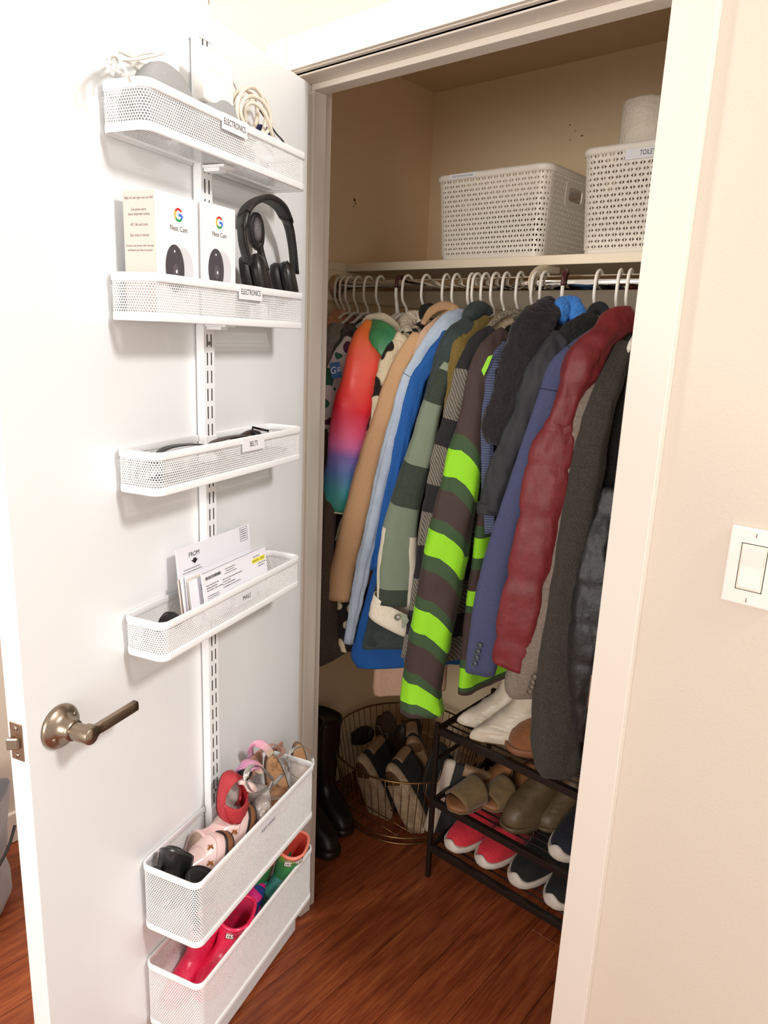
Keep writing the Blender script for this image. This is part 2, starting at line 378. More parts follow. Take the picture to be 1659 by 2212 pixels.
def basket_parts(d, h):
    U0, U1 = (.150, .572) if d < .1 else (.147, .557)
    P = perim(d-.0015, .0135); c = P[:, :2]; L = np.concatenate([[0], np.cumsum(np.linalg.norm(np.diff(c, axis=0), axis=1))])
    z0 = .008
    def side(V):
        u = np.interp(V[:, 0], L, c[:, 0]); w_ = np.interp(V[:, 0], L, c[:, 1]); return np.outer(u, DV)+np.outer(w_, NV)+np.outer(V[:, 1]+z0, ZV)
    g = holes(side, L[-1], h-z0-.006, .0043, .0037)
    a0, a1 = U0-.36+.012, U1-.36-.012
    bt = holes(lambda V: np.outer(V[:, 0]+a0, DV)+np.outer(V[:, 1]+.021, NV)+np.outer(np.full(len(V), .003), ZV), a1-a0, d-.029, .0043, .0037)
    R = perim(d)
    rim = sweep_rect(R, h-.006, .0062, .0026); low = sweep_rect(perim(d-.0005), .006, .0062, .002)
    bo = []
    for (u, w_, nu, nw) in perim(d-.001): bo.append((u, w_, nu, nw))
    rings = [[DV*u+NV*w_+ZV*.0035 for u, w_, a, b in bo], [DV*(u-nu*.010)+NV*(w_-nw*.010 if nw > -.9 else .021)+ZV*.0028 for u, w_, nu, nw in bo]]
    lip = loft(rings, closed=False)
    hk = join(box(NV*.0195+ZV*(h*.5), (.034, .003, h-.004), DV, NV, ZV), box(NV*(.02+(d-.04)/2)+ZV*(-.001), (.03, d-.04, .004), DV, NV, ZV), box(NV*(.035)+ZV*(-.004), (.02, .03, .008), DV, NV, ZV))
    return [('mesh_wall', g, 'stuff', False), ('mesh_floor', bt, 'stuff', False), ('rim', rim, None, True), ('base_band', join(low, lip), None, True), ('track_bracket', hk, None, False)]
BK = {}
def basket(d, h, z, label):
    root = thing('mesh_basket', label, 'basket', dr(.36, 0, z), 'white mesh baskets on the door track')
    key = (d, h)
    if key not in BK:
        BK[key] = []
        for nm, g, kd, sm in basket_parts(d, h):
            g = (g[0]+dr(.36, 0, z), g[1], g[2]); BK[key].append(part(root, nm, g, M_white, kind=kd, smooth=sm, bevel=(.001 if nm == 'track_bracket' else 0), solid=(.0009 if nm == 'mesh_wall' else 0)))
    else:
        for o in BK[key]:
            c = o.copy(); C.objects.link(c); c.parent = root; c.location = (0, 0, 0)
    root['d'] = d; root['h'] = h; root['z'] = z
    return root
B = [basket(.083, .064, 1.802, 'topmost white mesh basket on the door, holding cables and round grey speakers'),
     basket(.083, .066, 1.556, 'white mesh basket on the door holding two camera boxes and headphones'),
     basket(.083, .066, 1.303, 'shallow white mesh basket on the door labelled BELTS'),
     basket(.083, .066, 1.036, 'shallow white mesh basket on the door full of envelopes, labelled MAILS'),
     basket(.126, .132, .498, 'deep white mesh basket on the door piled with small shoes'),
     basket(.126, .136, .284, 'lowest white mesh basket on the door, holding small rain boots')]
M_tape = mat('clear_label_tape', 'e9e8ec', .35)
def blabel(b, s, u, zc, wdt, hgt, size, m, xs=.8, dy=0, sag=0):
    d = b['d']
    e = .0032 if m is M_label else -.0002
    lb = part(b, 'label', box(dr(u, d+e, zc), (wdt, .0007, hgt), DV, NV, ZV), m, smooth=False, label='white label reading '+s)
    text(lb, s, size, dr(u, d+e+.0006, zc+dy), -DV, ZV, M_ink, xs)
blabel(B[0], 'ELECTRONICS', .378, 1.8545, .066, .023, .0125, M_label, .72)
blabel(B[1], 'ELECTRONICS', .335, 1.6105, .068, .0235, .0125, M_label, .72)
blabel(B[2], 'BELTS', .327, 1.3555, .068, .0235, .0125, M_label, .76)
blabel(B[3], 'MAILS', .345, 1.076, .068, .0235, .0125, M_tape, .76, -.002)
blabel(B[4], 'KIDS SHOES', .335, .602, .068, .0235, .0095, M_tape, .95, -.002)
# ---------------------------------------------------------------- top basket
def fabgrey():
    k = N('grey_speaker_cloth'); k.b.inputs['Roughness'].default_value = .9
    tc = k.n('TexCoord'); nf = k.noise(1100, detail=1)
    k.l(k.mix(nf, lin('8f8f8f'), lin('b2b2b1')), k.b.inputs['Base Color']); k.bump(nf, .4, .0006); return k.m
M_spk = fabgrey()
for (u, zt, lab) in ((.497, 1.907, 'round grey cloth smart speaker beside the cable tangle in the top basket'), (.372, 1.906, 'round grey cloth smart speaker under the white power adapter in the top basket')):
    ax = nrm(NV+ZV*.12+DV*.1); c = dr(u, .052, zt-.0485)
    s = thing('smart_speaker', lab, 'speaker', c-ZV*.048, 'grey speakers in the top basket')
    part(s, 'cloth_dome', lathe([(.030, -.0215), (.043, -.019), (.0480, -.011), (.049, 0), (.0475, .009), (.042, .016), (.031, .0195), (.015, .021), (.003, .0212)], c, ax, 44), M_spk)
    part(s, 'base', lathe([(.028, -.023), (.034, -.0225), (.0345, -.019)], c, ax, 36), mat('grey_rubber', '8d8d8c', .7))
M_cab = mat('white_cable', 'eeeae4', .45); M_cabc = mat('cream_cable', 'e6dccb', .45)
def cable(lab, pts, r, m=None, name='charging_cable', group='white cables in the top basket', k=8):
    P = [aD(u, v, o) for u, v, o in pts]; return solo(name, lab, 'cable', tube(P, r, 10, k), m or M_cab, group)
cable('thin white cable looped over the left corner of the top basket', [(262, 158, .07), (228, 140, .06), (226, 128, .04), (245, 122, .03), (268, 128, .05), (300, 127, .05), (348, 116, .04), (346, 113, .03), (310, 115, .03), (286, 122, .03), (262, 113, .05), (252, 112, .06), (262, 135, .07), (274, 157, .075), (280, 175, .07)], .0021)
cable('short white cable with a fat plug end behind the left speaker', [(243, 162, .04), (246, 140, .04), (262, 128, .03), (290, 136, .03), (318, 144, .03), (335, 156, .03), (342, 170, .03)], .0025)
cable('white cable lying low behind the looped cable in the top basket', [(232, 158, .05), (238, 128, .05), (256, 120, .02), (275, 133, .02), (300, 150, .03), (325, 162, .03)], .002)
solo('usb_plug', 'small white usb plug resting behind the left grey speaker', 'plug', box(aD(306, 150, .035), (.034, .008, .012), nrm(DV*-1+ZV*-.25), NV, nrm(ZV-DV*.25)), M_cab, smooth=False, bevel=.002)
# power adapter
ac = aD(462, 180, .05); ax1 = nrm(-DV+ZV*-.12+NV*.1); az = nrm(ZV+DV*.16+NV*-.12); ay = nrm(np.cross(az, ax1)); az = np.cross(ax1, ay)
pa = thing('power_adapter', 'glossy white block power adapter leaning against the door track', 'power adapter', ac-az*.04)
M_pa = mat('white_gloss_plastic', 'f4f1ea', .15)
part(pa, 'body', box(ac, (.066, .027, .080), ax1, ay, az), M_pa, smooth=True, bevel=.006, seg=4)
part(pa, 'plug_cover', box(ac+az*.022-ax1*.014+ay*(.0136 if (ay@NV) > 0 else -.0136), (.024, .001, .026), ax1, ay, az), M_pa, bevel=.0004, smooth=False)
part(pa, 'cord', tube([aD(u, v, o) for u, v, o in ((447, 138, .05), (447, 124, .05), (452, 117, .048), (470, 124, .045), (488, 150, .04), (500, 170, .035), (512, 196, .03), (520, 225, .03))], .0019, 8, 8), M_cab)
# thick coil
coil = []
for i, (cx, cy, rx, ry, tl, o) in enumerate(((528, 240, 27, 47, -6, .045), (543, 245, 31, 57, -4, .06), (552, 250, 30, 44, -24, .07), (535, 250, 22, 40, 0, .035), (556, 255, 26, 46, 6, .04))):
    P = []
    for k in range(18):
        t = math.radians(k*20+90); x = rx*math.cos(t); y = -ry*math.sin(t); a = math.radians(tl)
        P.append(aD(cx+x*math.cos(a)-y*math.sin(a), cy+x*math.sin(a)+y*math.cos(a), min(.072, max(.014, o+.010*math.sin(t*.5)))))
    coil.append(tube(P, .0033, 10, 3, closed=True))
solo('coiled_cable', 'thick cream cable coiled in upright loops at the right of the top basket', 'cable', join(*coil), M_cabc)
solo('cable_tie_lead', 'thick cream cable end hanging over the right loops into the top basket', 'cable', tube([aD(u, v, o) for u, v, o in ((528, 262, .06), (530, 232, .065), (545, 222, .07), (565, 235, .075), (580, 262, .078), (588, 292, .075), (590, 318, .07))], .0032, 10, 8), M_cabc)
solo('flat_cable', 'black flat cable standing at the right end of the top basket', 'cable', tube([aD(u, v, o) for u, v, o in ((560, 236, .03), (582, 268, .03), (596, 288, .03), (611, 305, .03), (622, 330, .03))], .0036, 8, 4, flat=.3), M_black)
solo('blue_plug', 'dark blue plug low among the cream cable loops', 'plug', crumple(tube([aD(560, 276, .05), aD(572, 283, .05), (aD(586, 297, .05))], [.006, .008, .007], 12, 4), .0005, 60), mat('navy_plastic', '2f3568', .5))
# ---------------------------------------------------------------- second basket
M_box = mat('white_carton', 'f8f7f8', .4); M_boxs = mat('carton_side_print', 'd9c9bf', .5); M_grey = mat('grey_print', '5c5656', .6)
GC = {'r': mat('print_red', 'dd3f35', .5), 'y': mat('print_yellow', 'f4b63a', .5), 'g': mat('print_green', '2f9a4d', .5), 'b': mat('print_blue', '3b78dc', .5)}
M_pcam = mat('print_camera_dark', '4c464d', .5); M_plens = mat('print_lens', '625a62', .4); M_pshell = mat('print_camera_shell', 'dcdadf', .5); M_pdot = mat('print_white_dot', 'ffffff', .4)
def flat(parent, name, pts, u0, w_, z0, m, h=.0003):
    return part(parent, name, prism(pts, h, dr(u0, w_, z0), -DV, ZV, NV), m, smooth=False)
def disc(cx, cy, a, b, n=36, t0=0, t1=360): return [(cx+a*math.cos(math.radians(t)), cy+b*math.sin(math.radians(t))) for t in np.linspace(t0, t1, n, endpoint=(t1-t0 < 360))]
def cambox(u0, u1, w0, w1, z1, label):
    """u0 = left edge seen from the room (larger u)"""
    b = thing('camera_box', label, 'box', dr((u0+u1)/2, (w0+w1)/2, 1.5605), 'boxed cameras in the second basket')
    part(b, 'carton', dbox(u1, u0, w0, w1, 1.5605, z1), M_box, smooth=False, bevel=.0012)
    W = u0-u1; wf = w1+.0001; cx = W*.52; top = z1
    s = W/.094
    lg = part(b, 'logo', prism([(.0, -.0018), (.0072*s, -.0018), (.0072*s, .0018), (0, .0018)], .0003, dr(u0-cx, wf, top-.0265*s), -DV, ZV, NV), GC['b'], smooth=False)
    for a0, a1, cc in ((-40, 0, 'b'), (-140, -40, 'g'), (-215, -140, 'y'), (-322, -215, 'r')):
        ts = np.radians(np.linspace(a0, a1, 10)); ro, ri = .0095*s, .0063*s
        pts = [(ro*math.cos(t), ro*math.sin(t)) for t in ts]+[(ri*math.cos(t), ri*math.sin(t)) for t in ts[::-1]]
        part(lg, 'logo_arc', prism(pts, .0003, dr(u0-cx, wf, top-.0265*s), -DV, ZV, NV), GC[cc], smooth=False)
    text(b, 'Nest Cam', .0105*s, dr(u0-cx, wf+.0003, top-.0455*s), -DV, ZV, M_grey, .9)
    zc = top-.101*s; cu = W*.43
    sh = flat(b, 'camera_picture', disc(cu+.016*s, zc-1.5605, .024*s, .031*s), u0, wf, 1.5605, M_pshell)
    part(sh, 'picture_base', prism([(cu-.012*s, 0), (cu+.026*s, 0), (cu+.026*s, .012), (cu-.012*s, .012)], .0003, dr(u0, wf, zc-.040*s), -DV, ZV, NV), M_pshell, smooth=False)
    part(sh, 'picture_face', prism(disc(cu-.002*s, 0, .0205*s, .033*s), .0007, dr(u0, wf, zc), -DV, ZV, NV), M_pcam, smooth=False)
    part(sh, 'picture_lens', prism(disc(cu-.001*s, -.004*s, .0062*s, .0110*s), .0010, dr(u0, wf, zc), -DV, ZV, NV), M_plens, smooth=False)
    part(sh, 'picture_dot', prism(disc(cu+.0005*s, -.004*s, .0016*s, .0026*s, 12)[:], .0013, dr(u0, wf, zc), -DV, ZV, NV), M_pdot, smooth=False)
    part(sh, 'picture_dot', prism(disc(cu-.003*s, .0235*s, .0011*s, .0016*s, 12)[:], .0013, dr(u0, wf, zc), -DV, ZV, NV), M_pdot, smooth=False)
    return b
b1 = cambox(.552, .458, .018, .075, 1.733, 'left white camera box with a G logo and small print on its beige side')
M_b = b1.location
sd = part(b1, 'side_print_panel', box(dr(.5524, .0465, 1.647), (.0004, .0555, .170), DV, NV, ZV), M_boxs, smooth=False)
def sdt(s, z, size=.0052): text(sd, s, size, dr(.5528, .0465, z), NV, ZV, M_grey, .72)
for s, z in (('1080p HD with night vision and HDR', 1.722), ('Get phone alerts', 1.707), ('about important activity', 1.701), ('HD Talk and Listen', 1.687), ('Easy setup in minutes', 1.673), ('Protects your privacy with two-step', 1.659), ('verification and video encryption', 1.653)): sdt(s, z, .0047 if len(s) > 30 else .0055)
b2 = cambox(.452, .362, .018, .075, 1.736, 'right white camera box with a G logo standing next to the headphones')
# headphones
hp = thing('headphones', 'black over-ear headphones standing in the second basket beside the camera boxes', 'headphones', dr(.22, .05, 1.5605))
M_hp = mat('black_satin', '1d1b1a', .38); M_hpl = mat('black_leatherette', '24201f', .5, bs=200, bd=.0003)
HB = [(536, 570, .062), (524, 520, .062), (524, 475, .062), (540, 443, .058), (572, 429, .052), (603, 446, .047), (622, 485, .043), (631, 530, .04), (637, 590, .038)]
HBp = np.array([aD(*q) for q in HB]); hbs = cat(HBp, 8); T = np.gradient(hbs, axis=0); rg = []
for p, t, q in zip(hbs, T, np.linspace(0, 1, len(hbs))):
    t = nrm(t); wd = nrm(NV*.85+DV*.55-t*((NV*.85+DV*.55)@t)); th = np.cross(t, wd); kk = 1 if .2 < q < .72 else .82
    rg.append(ring(p, wd*.0185*kk, th*(.0058 if .2 < q < .72 else .0036), 18, .6))
n_ = len(rg); i1, i2 = int(n_*.27), int(n_*.70)
part(hp, 'headband', loft(rg[i1:i2+1]), M_hpl); part(hp, 'slider_arm', loft(rg[:i1+2]), M_hp); part(hp, 'slider_arm', loft(rg[i2-1:]), M_hp)
def earcup(c, ax, tl, a, b):
    ax = nrm(ax); up = nrm(tl); up = nrm(up-ax*(up@ax)); sd_ = np.cross(ax, up)
    def rr(z, k): return ring(c+ax*z, sd_*a*k, up*b*k, 32, .85)
    e = part(hp, 'ear_cup', loft([rr(-.004, .80), rr(-.002, .96), rr(.004, 1.0), rr(.010, .98), rr(.016, .86), rr(.019, .6), rr(.020, .2)]), M_hp)
    part(e, 'trim_ring', loft([rr(.0095, .99), rr(.0105, 1.015), rr(.012, .975)], (False, False)), mat('satin_edge', '4a4643', .25, .6))
    part(e, 'ear_cushion', loft([rr(-.022, .55), rr(-.024, .75), rr(-.022, .95), rr(-.014, 1.02), rr(-.005, .96)]), M_hpl)
earcup(aD(556, 603, .050), nrm(NV*.93-DV*.36+ZV*.2), ZV+DV*.3, .029, .043)
earcup(aD(618, 612, .040), nrm(NV*.93-DV*.36+ZV*.2), ZV+DV*.35, .027, .040)
pc = aD(553, 500, .025); 
ia = nrm(NV*.9+DV*.1); iu = nrm(ZV+DV*.12); isd = np.cross(ia, iu)
ip = part(hp, 'inner_cushion', loft([ring(pc+ia*z, isd*.018*k, iu*.031*k, 30, .9) for z, k in ((-.006, .9), (0, 1.05), (.005, 1.02), (.0065, .9), (.0045, .74), (.004, .2))]), M_hpl)
part(ip, 'cushion_mesh', loft([ring(pc+ia*.0048, isd*.0135, iu*.0245, 30), ring(pc+ia*.0052, isd*.003, iu*.004, 30)]), mat('speaker_mesh', '8f8a8c', .7, bs=900, bd=.001, var='4c484a', vs=700))
part(ip, 'stem', tube([aD(558, 525, .025), aD(566, 552, .028), aD(574, 585, .035)], [.008, .006, .0075], 12, 5), M_hpl)
# ---------------------------------------------------------------- belts
M_belt = mat('black_leather', '201d1c', .42, bs=160, bd=.0004); M_belt2 = mat('brown_leather', '3a2a22', .45, bs=160, bd=.0004)
def strap(name, lab, pts, wdt, m, cat_='belt', t=.12, up=None, grp=None):
    return solo(name, lab, cat_, tube([aD(*p) for p in pts], wdt, 10, 8, flat=t, up=up if up is not None else ZV), m, grp)
strap('leather_belt', 'black leather belt curling up at the left of the BELTS basket', [(330, 1000, .045), (338, 984, .045), (355, 970, .05), (385, 962, .055), (430, 960, .06), (460, 968, .06), (480, 985, .055)], .0105, M_belt, t=.14)
bl = thing('buckled_belt', 'dark brown belt with a keeper loop at the right of the BELTS basket', 'belt', dr(.27, .05, 1.312))
part(bl, 'strap', tube([aD(*p) for p in ((440, 975, .05), (462, 956, .055), (482, 948, .055), (505, 943, .055), (525, 941, .05), (540, 937, .045), (552, 945, .045), (565, 960, .05))], .0095, 10, 8, flat=.16, up=ZV), M_belt2)
part(bl, 'keeper_loop', tube([aD(505, 948, .055), aD(516, 945, .054)], .0085, 10, 3, flat=.5, up=ZV), M_belt)
part(bl, 'coil', tube([aD(*p) for p in ((515, 950, .06), (528, 938, .05), (545, 931, .045), (560, 934, .04), (555, 945, .05), (535, 948, .06), (520, 945, .055))], .005, 8, 6, flat=.4), M_belt2)
part(bl, 'buckle', tube([aD(*p) for p in ((546, 923, .045), (580, 931, .05), (578, 941, .06), (545, 934, .055))], .0022, 8, 1, closed=True, smooth=False), mat('gunmetal', '2b2a2c', .3, .8))
for i in range(3):
    strap('rolled_belt', ('black belt rolled flat on the floor of the BELTS basket, left side', 'dark belt folded on the floor of the BELTS basket, middle', 'dark belt rolled on the floor of the BELTS basket, right end')[i],
          [(385+90*i+dx, 1032-26*i+dy, .045+dw) for dx, dy, dw in ((-55, 0, -.01), (-20, 8, .02), (20, 0, .015), (45, -12, -.01), (10, -12, -.025), (-35, -4, -.025))], .013, (M_belt, M_belt2, M_belt)[i], t=.16)
# ---------------------------------------------------------------- envelopes
M_env = mat('white_envelope', 'f0eef4', .6); M_env2 = mat('cream_envelope', 'e4d8cd', .6); M_win = mat('envelope_window', 'dfe3f2', .25); M_yel = mat('highlighter_yellow', 'f0e24e', .5)
def envelope(lab, bl_, tl, tr, off0, off1, m=None, th=.0016, drop=.03):
    """quad from three photo points (bottom-left, top-left, top-right); off = distance from door at bottom and top"""
    a, b, c = aD(bl_[0], bl_[1], off0), aD(tl[0], tl[1], off1), aD(tr[0], tr[1], off1)
    X = nrm(c-b); W = np.linalg.norm(c-b); Y = (b-a); Y = Y-X*(Y@X); H = np.linalg.norm(Y); Y = nrm(Y); Zn = nrm(np.cross(X, Y))
    o = thing('envelope', lab, 'envelope', b-Y*(H+drop)+X*W/2, 'mail in the MAILS basket')
    part(o, 'paper', box(b+X*W/2-Y*(H+drop)/2-Zn*th/2, (W, H+drop, th), X, Y, Zn), m or M_env, smooth=False, bevel=.0004, seg=1)
    return o, b, X, Y, Zn, W
def marks(o, org, X, Y, Zn, rows, name='print_line'):
    """rows of small printed words: (x, y, width, height)"""
    gs = []; rnd = random.Random(len(rows)*7+int(abs(org[0])*1000))
    for x, y, wd, h in rows:
        p = x
        while p < x+wd:
            L = min(rnd.uniform(1.0, 3.2)*h, x+wd-p)
            for q in np.arange(0, L, h*.62):
                gs.append(box(org+X*(p+q+h*.2)+Y*(y+rnd.uniform(-.1, .1)*h)+Zn*.0002, (h*.34, h*rnd.uniform(.6, 1), .0002), X, Y, Zn))
            p += L+h*.7
    part(o, name, join(*gs), M_ink, kind='stuff', smooth=False)
o, b, X, Y, Zn, W = envelope('tall white return envelope at the back, printed FROM above an arrow', (392, 1300), (379, 1190), (538, 1131), .031, .023, drop=.01)
text(o, 'FROM', .0118, b+X*.047-Y*.0165+Zn*.0004, X, Y, M_ink, .95)
part(o, 'arrow', prism([(-.004, .0), (.004, .0), (.004, -.003), (.0095, -.003), (0, -.010), (-.0095, -.003), (-.004, -.003)], .0003, b+X*.047-Y*.024+Zn*.0001, X, Y, Zn), M_ink, smooth=False)
part(o, 'postage_box', join(*[box(b+X*(W-.021+dx)-Y*(.0155+dy)+Zn*.0002, (sx, sy, .0002), X, Y, Zn) for dx, dy, sx, sy in ((-.0115, 0, .0006, .026), (.0115, 0, .0006, .026), (0, -.013, .0236, .0006), (0, .013, .0236, .0006))]), M_ink, smooth=False)
marks(o, b, X, Y, Zn, [(W-.030, -.007-.0042*i, .017, .0019) for i in range(5)]+[(.012, -.052-.0042*i, .05-.006*i, .0018) for i in range(4)]+[(.016, -.040, .045, .0014), (.013, -.045, .052, .0014)])
envs = [('cream envelope edge-on at the left of the mail stack', (405, 1330), (384, 1254), (520, 1196), .039, .031, M_env2),
        ('white envelope edge-on second from the left of the mail stack', (412, 1335), (390, 1250), (540, 1186), .045, .036, M_env),
        ('creased white envelope sticking out above the front letter', (420, 1330), (400, 1246), (545, 1190), .049, .041, None),
        ('cream envelope edge-on behind the letter with the black emblem', (424, 1335), (404, 1252), (530, 1200), .054, .044, M_env2)]
for lab, q0, q1, q2, o0, o1, mm in envs: envelope(lab, q0, q1, q2, o0, o1, mm, drop=.01)
o, b, X, Y, Zn, W = envelope('white letter with a small black emblem peeking left of the front letter', (426, 1345), (408, 1256), (540, 1202), .060, .050, drop=.008)
marks(o, b, X, Y, Zn, [(.030, -.014-.003*i, .012, .0028) for i in range(4)]+[(.034, -.033, .012, .0016), (.043, -.050, .012, .0018)])
o, b, X, Y, Zn, W = envelope('front white bill letter with a yellow highlighted amount box', (452, 1330), (434, 1240), (572, 1178), .070, .060, drop=.004)
part(o, 'fold_shadow_line', box(b+X*W/2-Y*.0012+Zn*.0002, (W*.98, .0008, .0002), X, Y, Zn), mat('fold_shadow_grey', '6d7186', .6), smooth=False)  # blue-grey strip painted as the shade along the letter's fold
part(o, 'barcode', join(*[box(b+X*(.010+.0012*i)-Y*.0125+Zn*.0002, (random.choice((.0004, .0007)), .0055, .0002), X, Y, Zn) for i in range(37)]), M_ink, kind='stuff', smooth=False)
part(o, 'amount_box', box(b+X*(W-.027)-Y*.0205+Zn*.0002, (.043, .0085, .0002), X, Y, Zn), M_yel, smooth=False)
text(o, 'Amount Due', .0050, b+X*(W-.037)-Y*.0205+Zn*.0005, X, Y, M_ink, .8); text(o, '$716.20', .0050, b+X*(W-.014)-Y*.0205+Zn*.0005, X, Y, M_ink, .8)
text(o, 'Invoice/Factura', .0045, b+X*(W-.033)-Y*.0125+Zn*.0005, X, Y, M_ink, .8)
marks(o, b, X, Y, Zn, [(.010, -.0255, .034, .0022), (.010, -.0300, .029, .0022), (.010, -.0345, .045, .0022), (.010, -.044, .032, .0014), (.010, -.0475, .034, .0014), (.010, -.0515, .031, .0019),
                       (.066, -.0105, .03, .0014), (.069, -.0145, .024, .0014), (.064, -.0185, .036, .0014), (.056, -.0275, .060, .0019), (.056, -.0320, .022, .0019), (.056, -.0365, .036, .0019), (.056, -.0415, .052, .0020), (W-.030, -.0285, .026, .0017), (W-.030, -.0335, .022, .0017)])
solo('black_strap', 'small black leather strap lying at the left end of the MAILS basket', 'strap', tube([aD(*p) for p in ((345, 1362, .04), (352, 1338, .045), (362, 1333, .05), (378, 1336, .05), (388, 1352, .05))], .009, 10, 6, flat=.35, up=NV), M_belt)
# ================================================================ clothes on the rod
def cloth(name, col, var=None, vs=40, bs=260, bd=.0008, bst=.6, rough=.85, sheen=.04, fine=None):
    """woven cloth: two thread colours mixed by fine noise, soft sheen, thread bump"""
    if name in MATS: return MATS[name]
    k = N(name); MATS[name] = k.m; k.b.inputs['Roughness'].default_value = rough; k.b.inputs['Sheen Weight'].default_value = sheen
    c = lin(col)
    if var:
        f = k.math('MULTIPLY_ADD', k.noise(vs, detail=4, rough=.7), 3.2, clamp=True); f.node.inputs[2].default_value = -1.1
        c = k.mix(f, lin(col), lin(var))
        k.l(c, k.b.inputs['Base Color'])
    else: k.b.inputs['Base Color'].default_value = c
    b1 = k.bump(k.noise(bs, detail=3), bst, bd); b2 = k.n('Bump'); b2.inputs['Strength'].default_value = .22; b2.inputs['Distance'].default_value = .009
    tc = k.n('TexCoord'); mp = k.n('Mapping'); k.l(tc.outputs['Object'], mp.inputs[0]); mp.inputs['Scale'].default_value = (1, 1, .35); mp.inputs['Rotation'].default_value = (.25, .2, 0)
    k.l(k.noise(26, mp.outputs[0], 4, .55), b2.inputs['Height']); k.l(b2.outputs[0], b1.inputs['Normal']); return k.m
def ramped(name, stops, interp='LINEAR', bs=200, bd=.0006, rough=.6, axis='v', tweed=0, side=None, twill=None, sheen=.04, skew=0):
    """colour bands laid along a sleeve (its uv), e.g. dyed gradients, stripes and checks"""
    k = N(name); k.b.inputs['Roughness'].default_value = rough; k.b.inputs['Sheen Weight'].default_value = sheen
    u, v = k.uv()
    if skew:
        cc = k.math('COSINE', k.math('MULTIPLY', u, 6.2832)); cc = k.math('MAXIMUM', k.math('ADD', cc, .15), 0); v = k.math('SUBTRACT', v, k.math('MULTIPLY', cc, skew), clamp=True)
    c = k.ramp(v if axis == 'v' else u, stops, interp)
    if side:
        for (u0, u1, v0, v1, col) in side:
            f = k.math('MULTIPLY', k.math('MULTIPLY', k.math('GREATER_THAN', u, u0), k.math('LESS_THAN', u, u1)), k.math('MULTIPLY', k.math('GREATER_THAN', v, v0), k.math('LESS_THAN', v, v1)))
            c = k.mix(f, c, lin(col))
    if twill:
        tc = k.n('TexCoord'); mp = k.n('Mapping'); k.l(tc.outputs['Object'], mp.inputs[0]); mp.inputs['Rotation'].default_value = (.6, .3, .2)
        wv = k.n('TexWave'); wv.inputs['Scale'].default_value = twill[0]; wv.inputs['Distortion'].default_value = 1.5; wv.inputs['Detail'].default_value = 1; k.l(mp.outputs[0], wv.inputs[0])
        c = k.mix(k.math('MULTIPLY', wv.outputs['Fac'], twill[1]), c, lin(twill[2]))
    if tweed:
        f = k.math('MULTIPLY_ADD', k.noise(1000, detail=3), 3.4, clamp=True); f.node.inputs[2].default_value = -1.2
        c = k.mix(k.math('MULTIPLY', f, tweed), c, lin('dcdcd0'))
    k.l(c, k.b.inputs['Base Color']); k.bump(k.noise(bs, detail=3), .5, bd); return k.m
def spath(pts, k=6):
    """sleeve centre line and half widths from (u, v, Y, width in px, depth factor)"""
    P = []
    for q in pts:
        u, v, Y, wpx = q[:4]; p = aY(u, v, Y); dist = (p-CAM)@_f; P.append([*p, wpx/2/FPX*dist])
    return cat(P, k)
def sleeve_geo(pts, k=6, n=26, dep=.62, fold=.08, seed=0, puff=None, e=.74, tail=True, mx=.024):
    Q = spath(pts, k); T = np.gradient(Q[:, :3], axis=0); rings = []; m = len(Q); L = np.linspace(0, 1, m)
    rs = np.random.RandomState(seed+3); ph = rs.rand(4)*6.3
    for i, (q, t) in enumerate(zip(Q, T)):
        p = q[:3]; h = q[3]; t = nrm(t); vd = nrm(p-CAM); A = nrm(np.cross(t, vd)); Bv = nrm(np.cross(A, t)); s = 1.0
        if puff: xq = (L[i]*puff[0]+.35) % 1; s = 1.03-puff[1]*(math.exp(-(xq/.09)**2)+math.exp(-((1-xq)/.09)**2))+.05*math.sin(math.pi*xq)
        th = np.arange(n)*2*math.pi/n
        mod = 1+fold*np.sin(3*th+ph[0]+2.2*L[i])+fold*.6*np.sin(5*th+ph[1]-4*L[i])+fold*.4*np.sin(11*L[i]+2*th+ph[2])
        cs, sn = np.cos(th), np.sin(th); cs = np.sign(cs)*abs(cs)**e; sn = np.sign(sn)*abs(sn)**e
        d = min(h*dep, mx)
        rings.append(p+np.outer(cs*mod, A*h*s)+np.outer(sn*mod, Bv*d*s))
    if tail:       # round the shoulder end off
        c = rings[0].mean(0); rings = [c+(rings[0]-c)*.35-T[0]*.9, c+(rings[0]-c)*.8-T[0]*.55]+rings
    return rings
def body_geo(hx, pts, thick=.02, k=5, n=30, fold=.22, seed=0, yfar=None, far=.25, neck=True):
    """flat hanging body; pts (u, v, Ynear) follow its room-side edge from the collar down to the hem"""
    P = [[*aY(u, v, Y)] for u, v, Y in pts]; P = cat(P, k); m = len(P); rs = np.random.RandomState(seed+11); ph = rs.rand(4)*6.3; rings = []
    for i, p in enumerate(P):
        q = i/(m-1); yf = 2*RY-p[1] if yfar is None else min(2*RY-p[1], yfar)
        xf_ = hx+(hx-p[0])*far; near = np.array([p[0], p[1], p[2]]); fr_ = np.array([xf_, yf, p[2]])
        c = (near+fr_)/2; A = (near-fr_)/2; Bv = nrm(np.cross(A, ZV)); th = np.arange(n)*2*math.pi/n
        tk_ = thick*(.55+.45*min(1, q*3+.3)); mod = 1+fold*np.sin(4*th+ph[0]+1.4*q)*min(1, q*1.5)+fold*.5*np.sin(9*th+ph[1]+3*q)*min(1, q*1.5)
        cs, sn = np.cos(th), np.sin(th)
        rings.append(c+np.outer(np.sign(cs)*abs(cs)**.8, A)+np.outer(np.sign(sn)*abs(sn)**.7*mod, Bv*tk_))
    return rings
def garment(name, label, cat_, hx, zb, group=None): return thing(name, label, cat_, (hx, RY, zb), group)
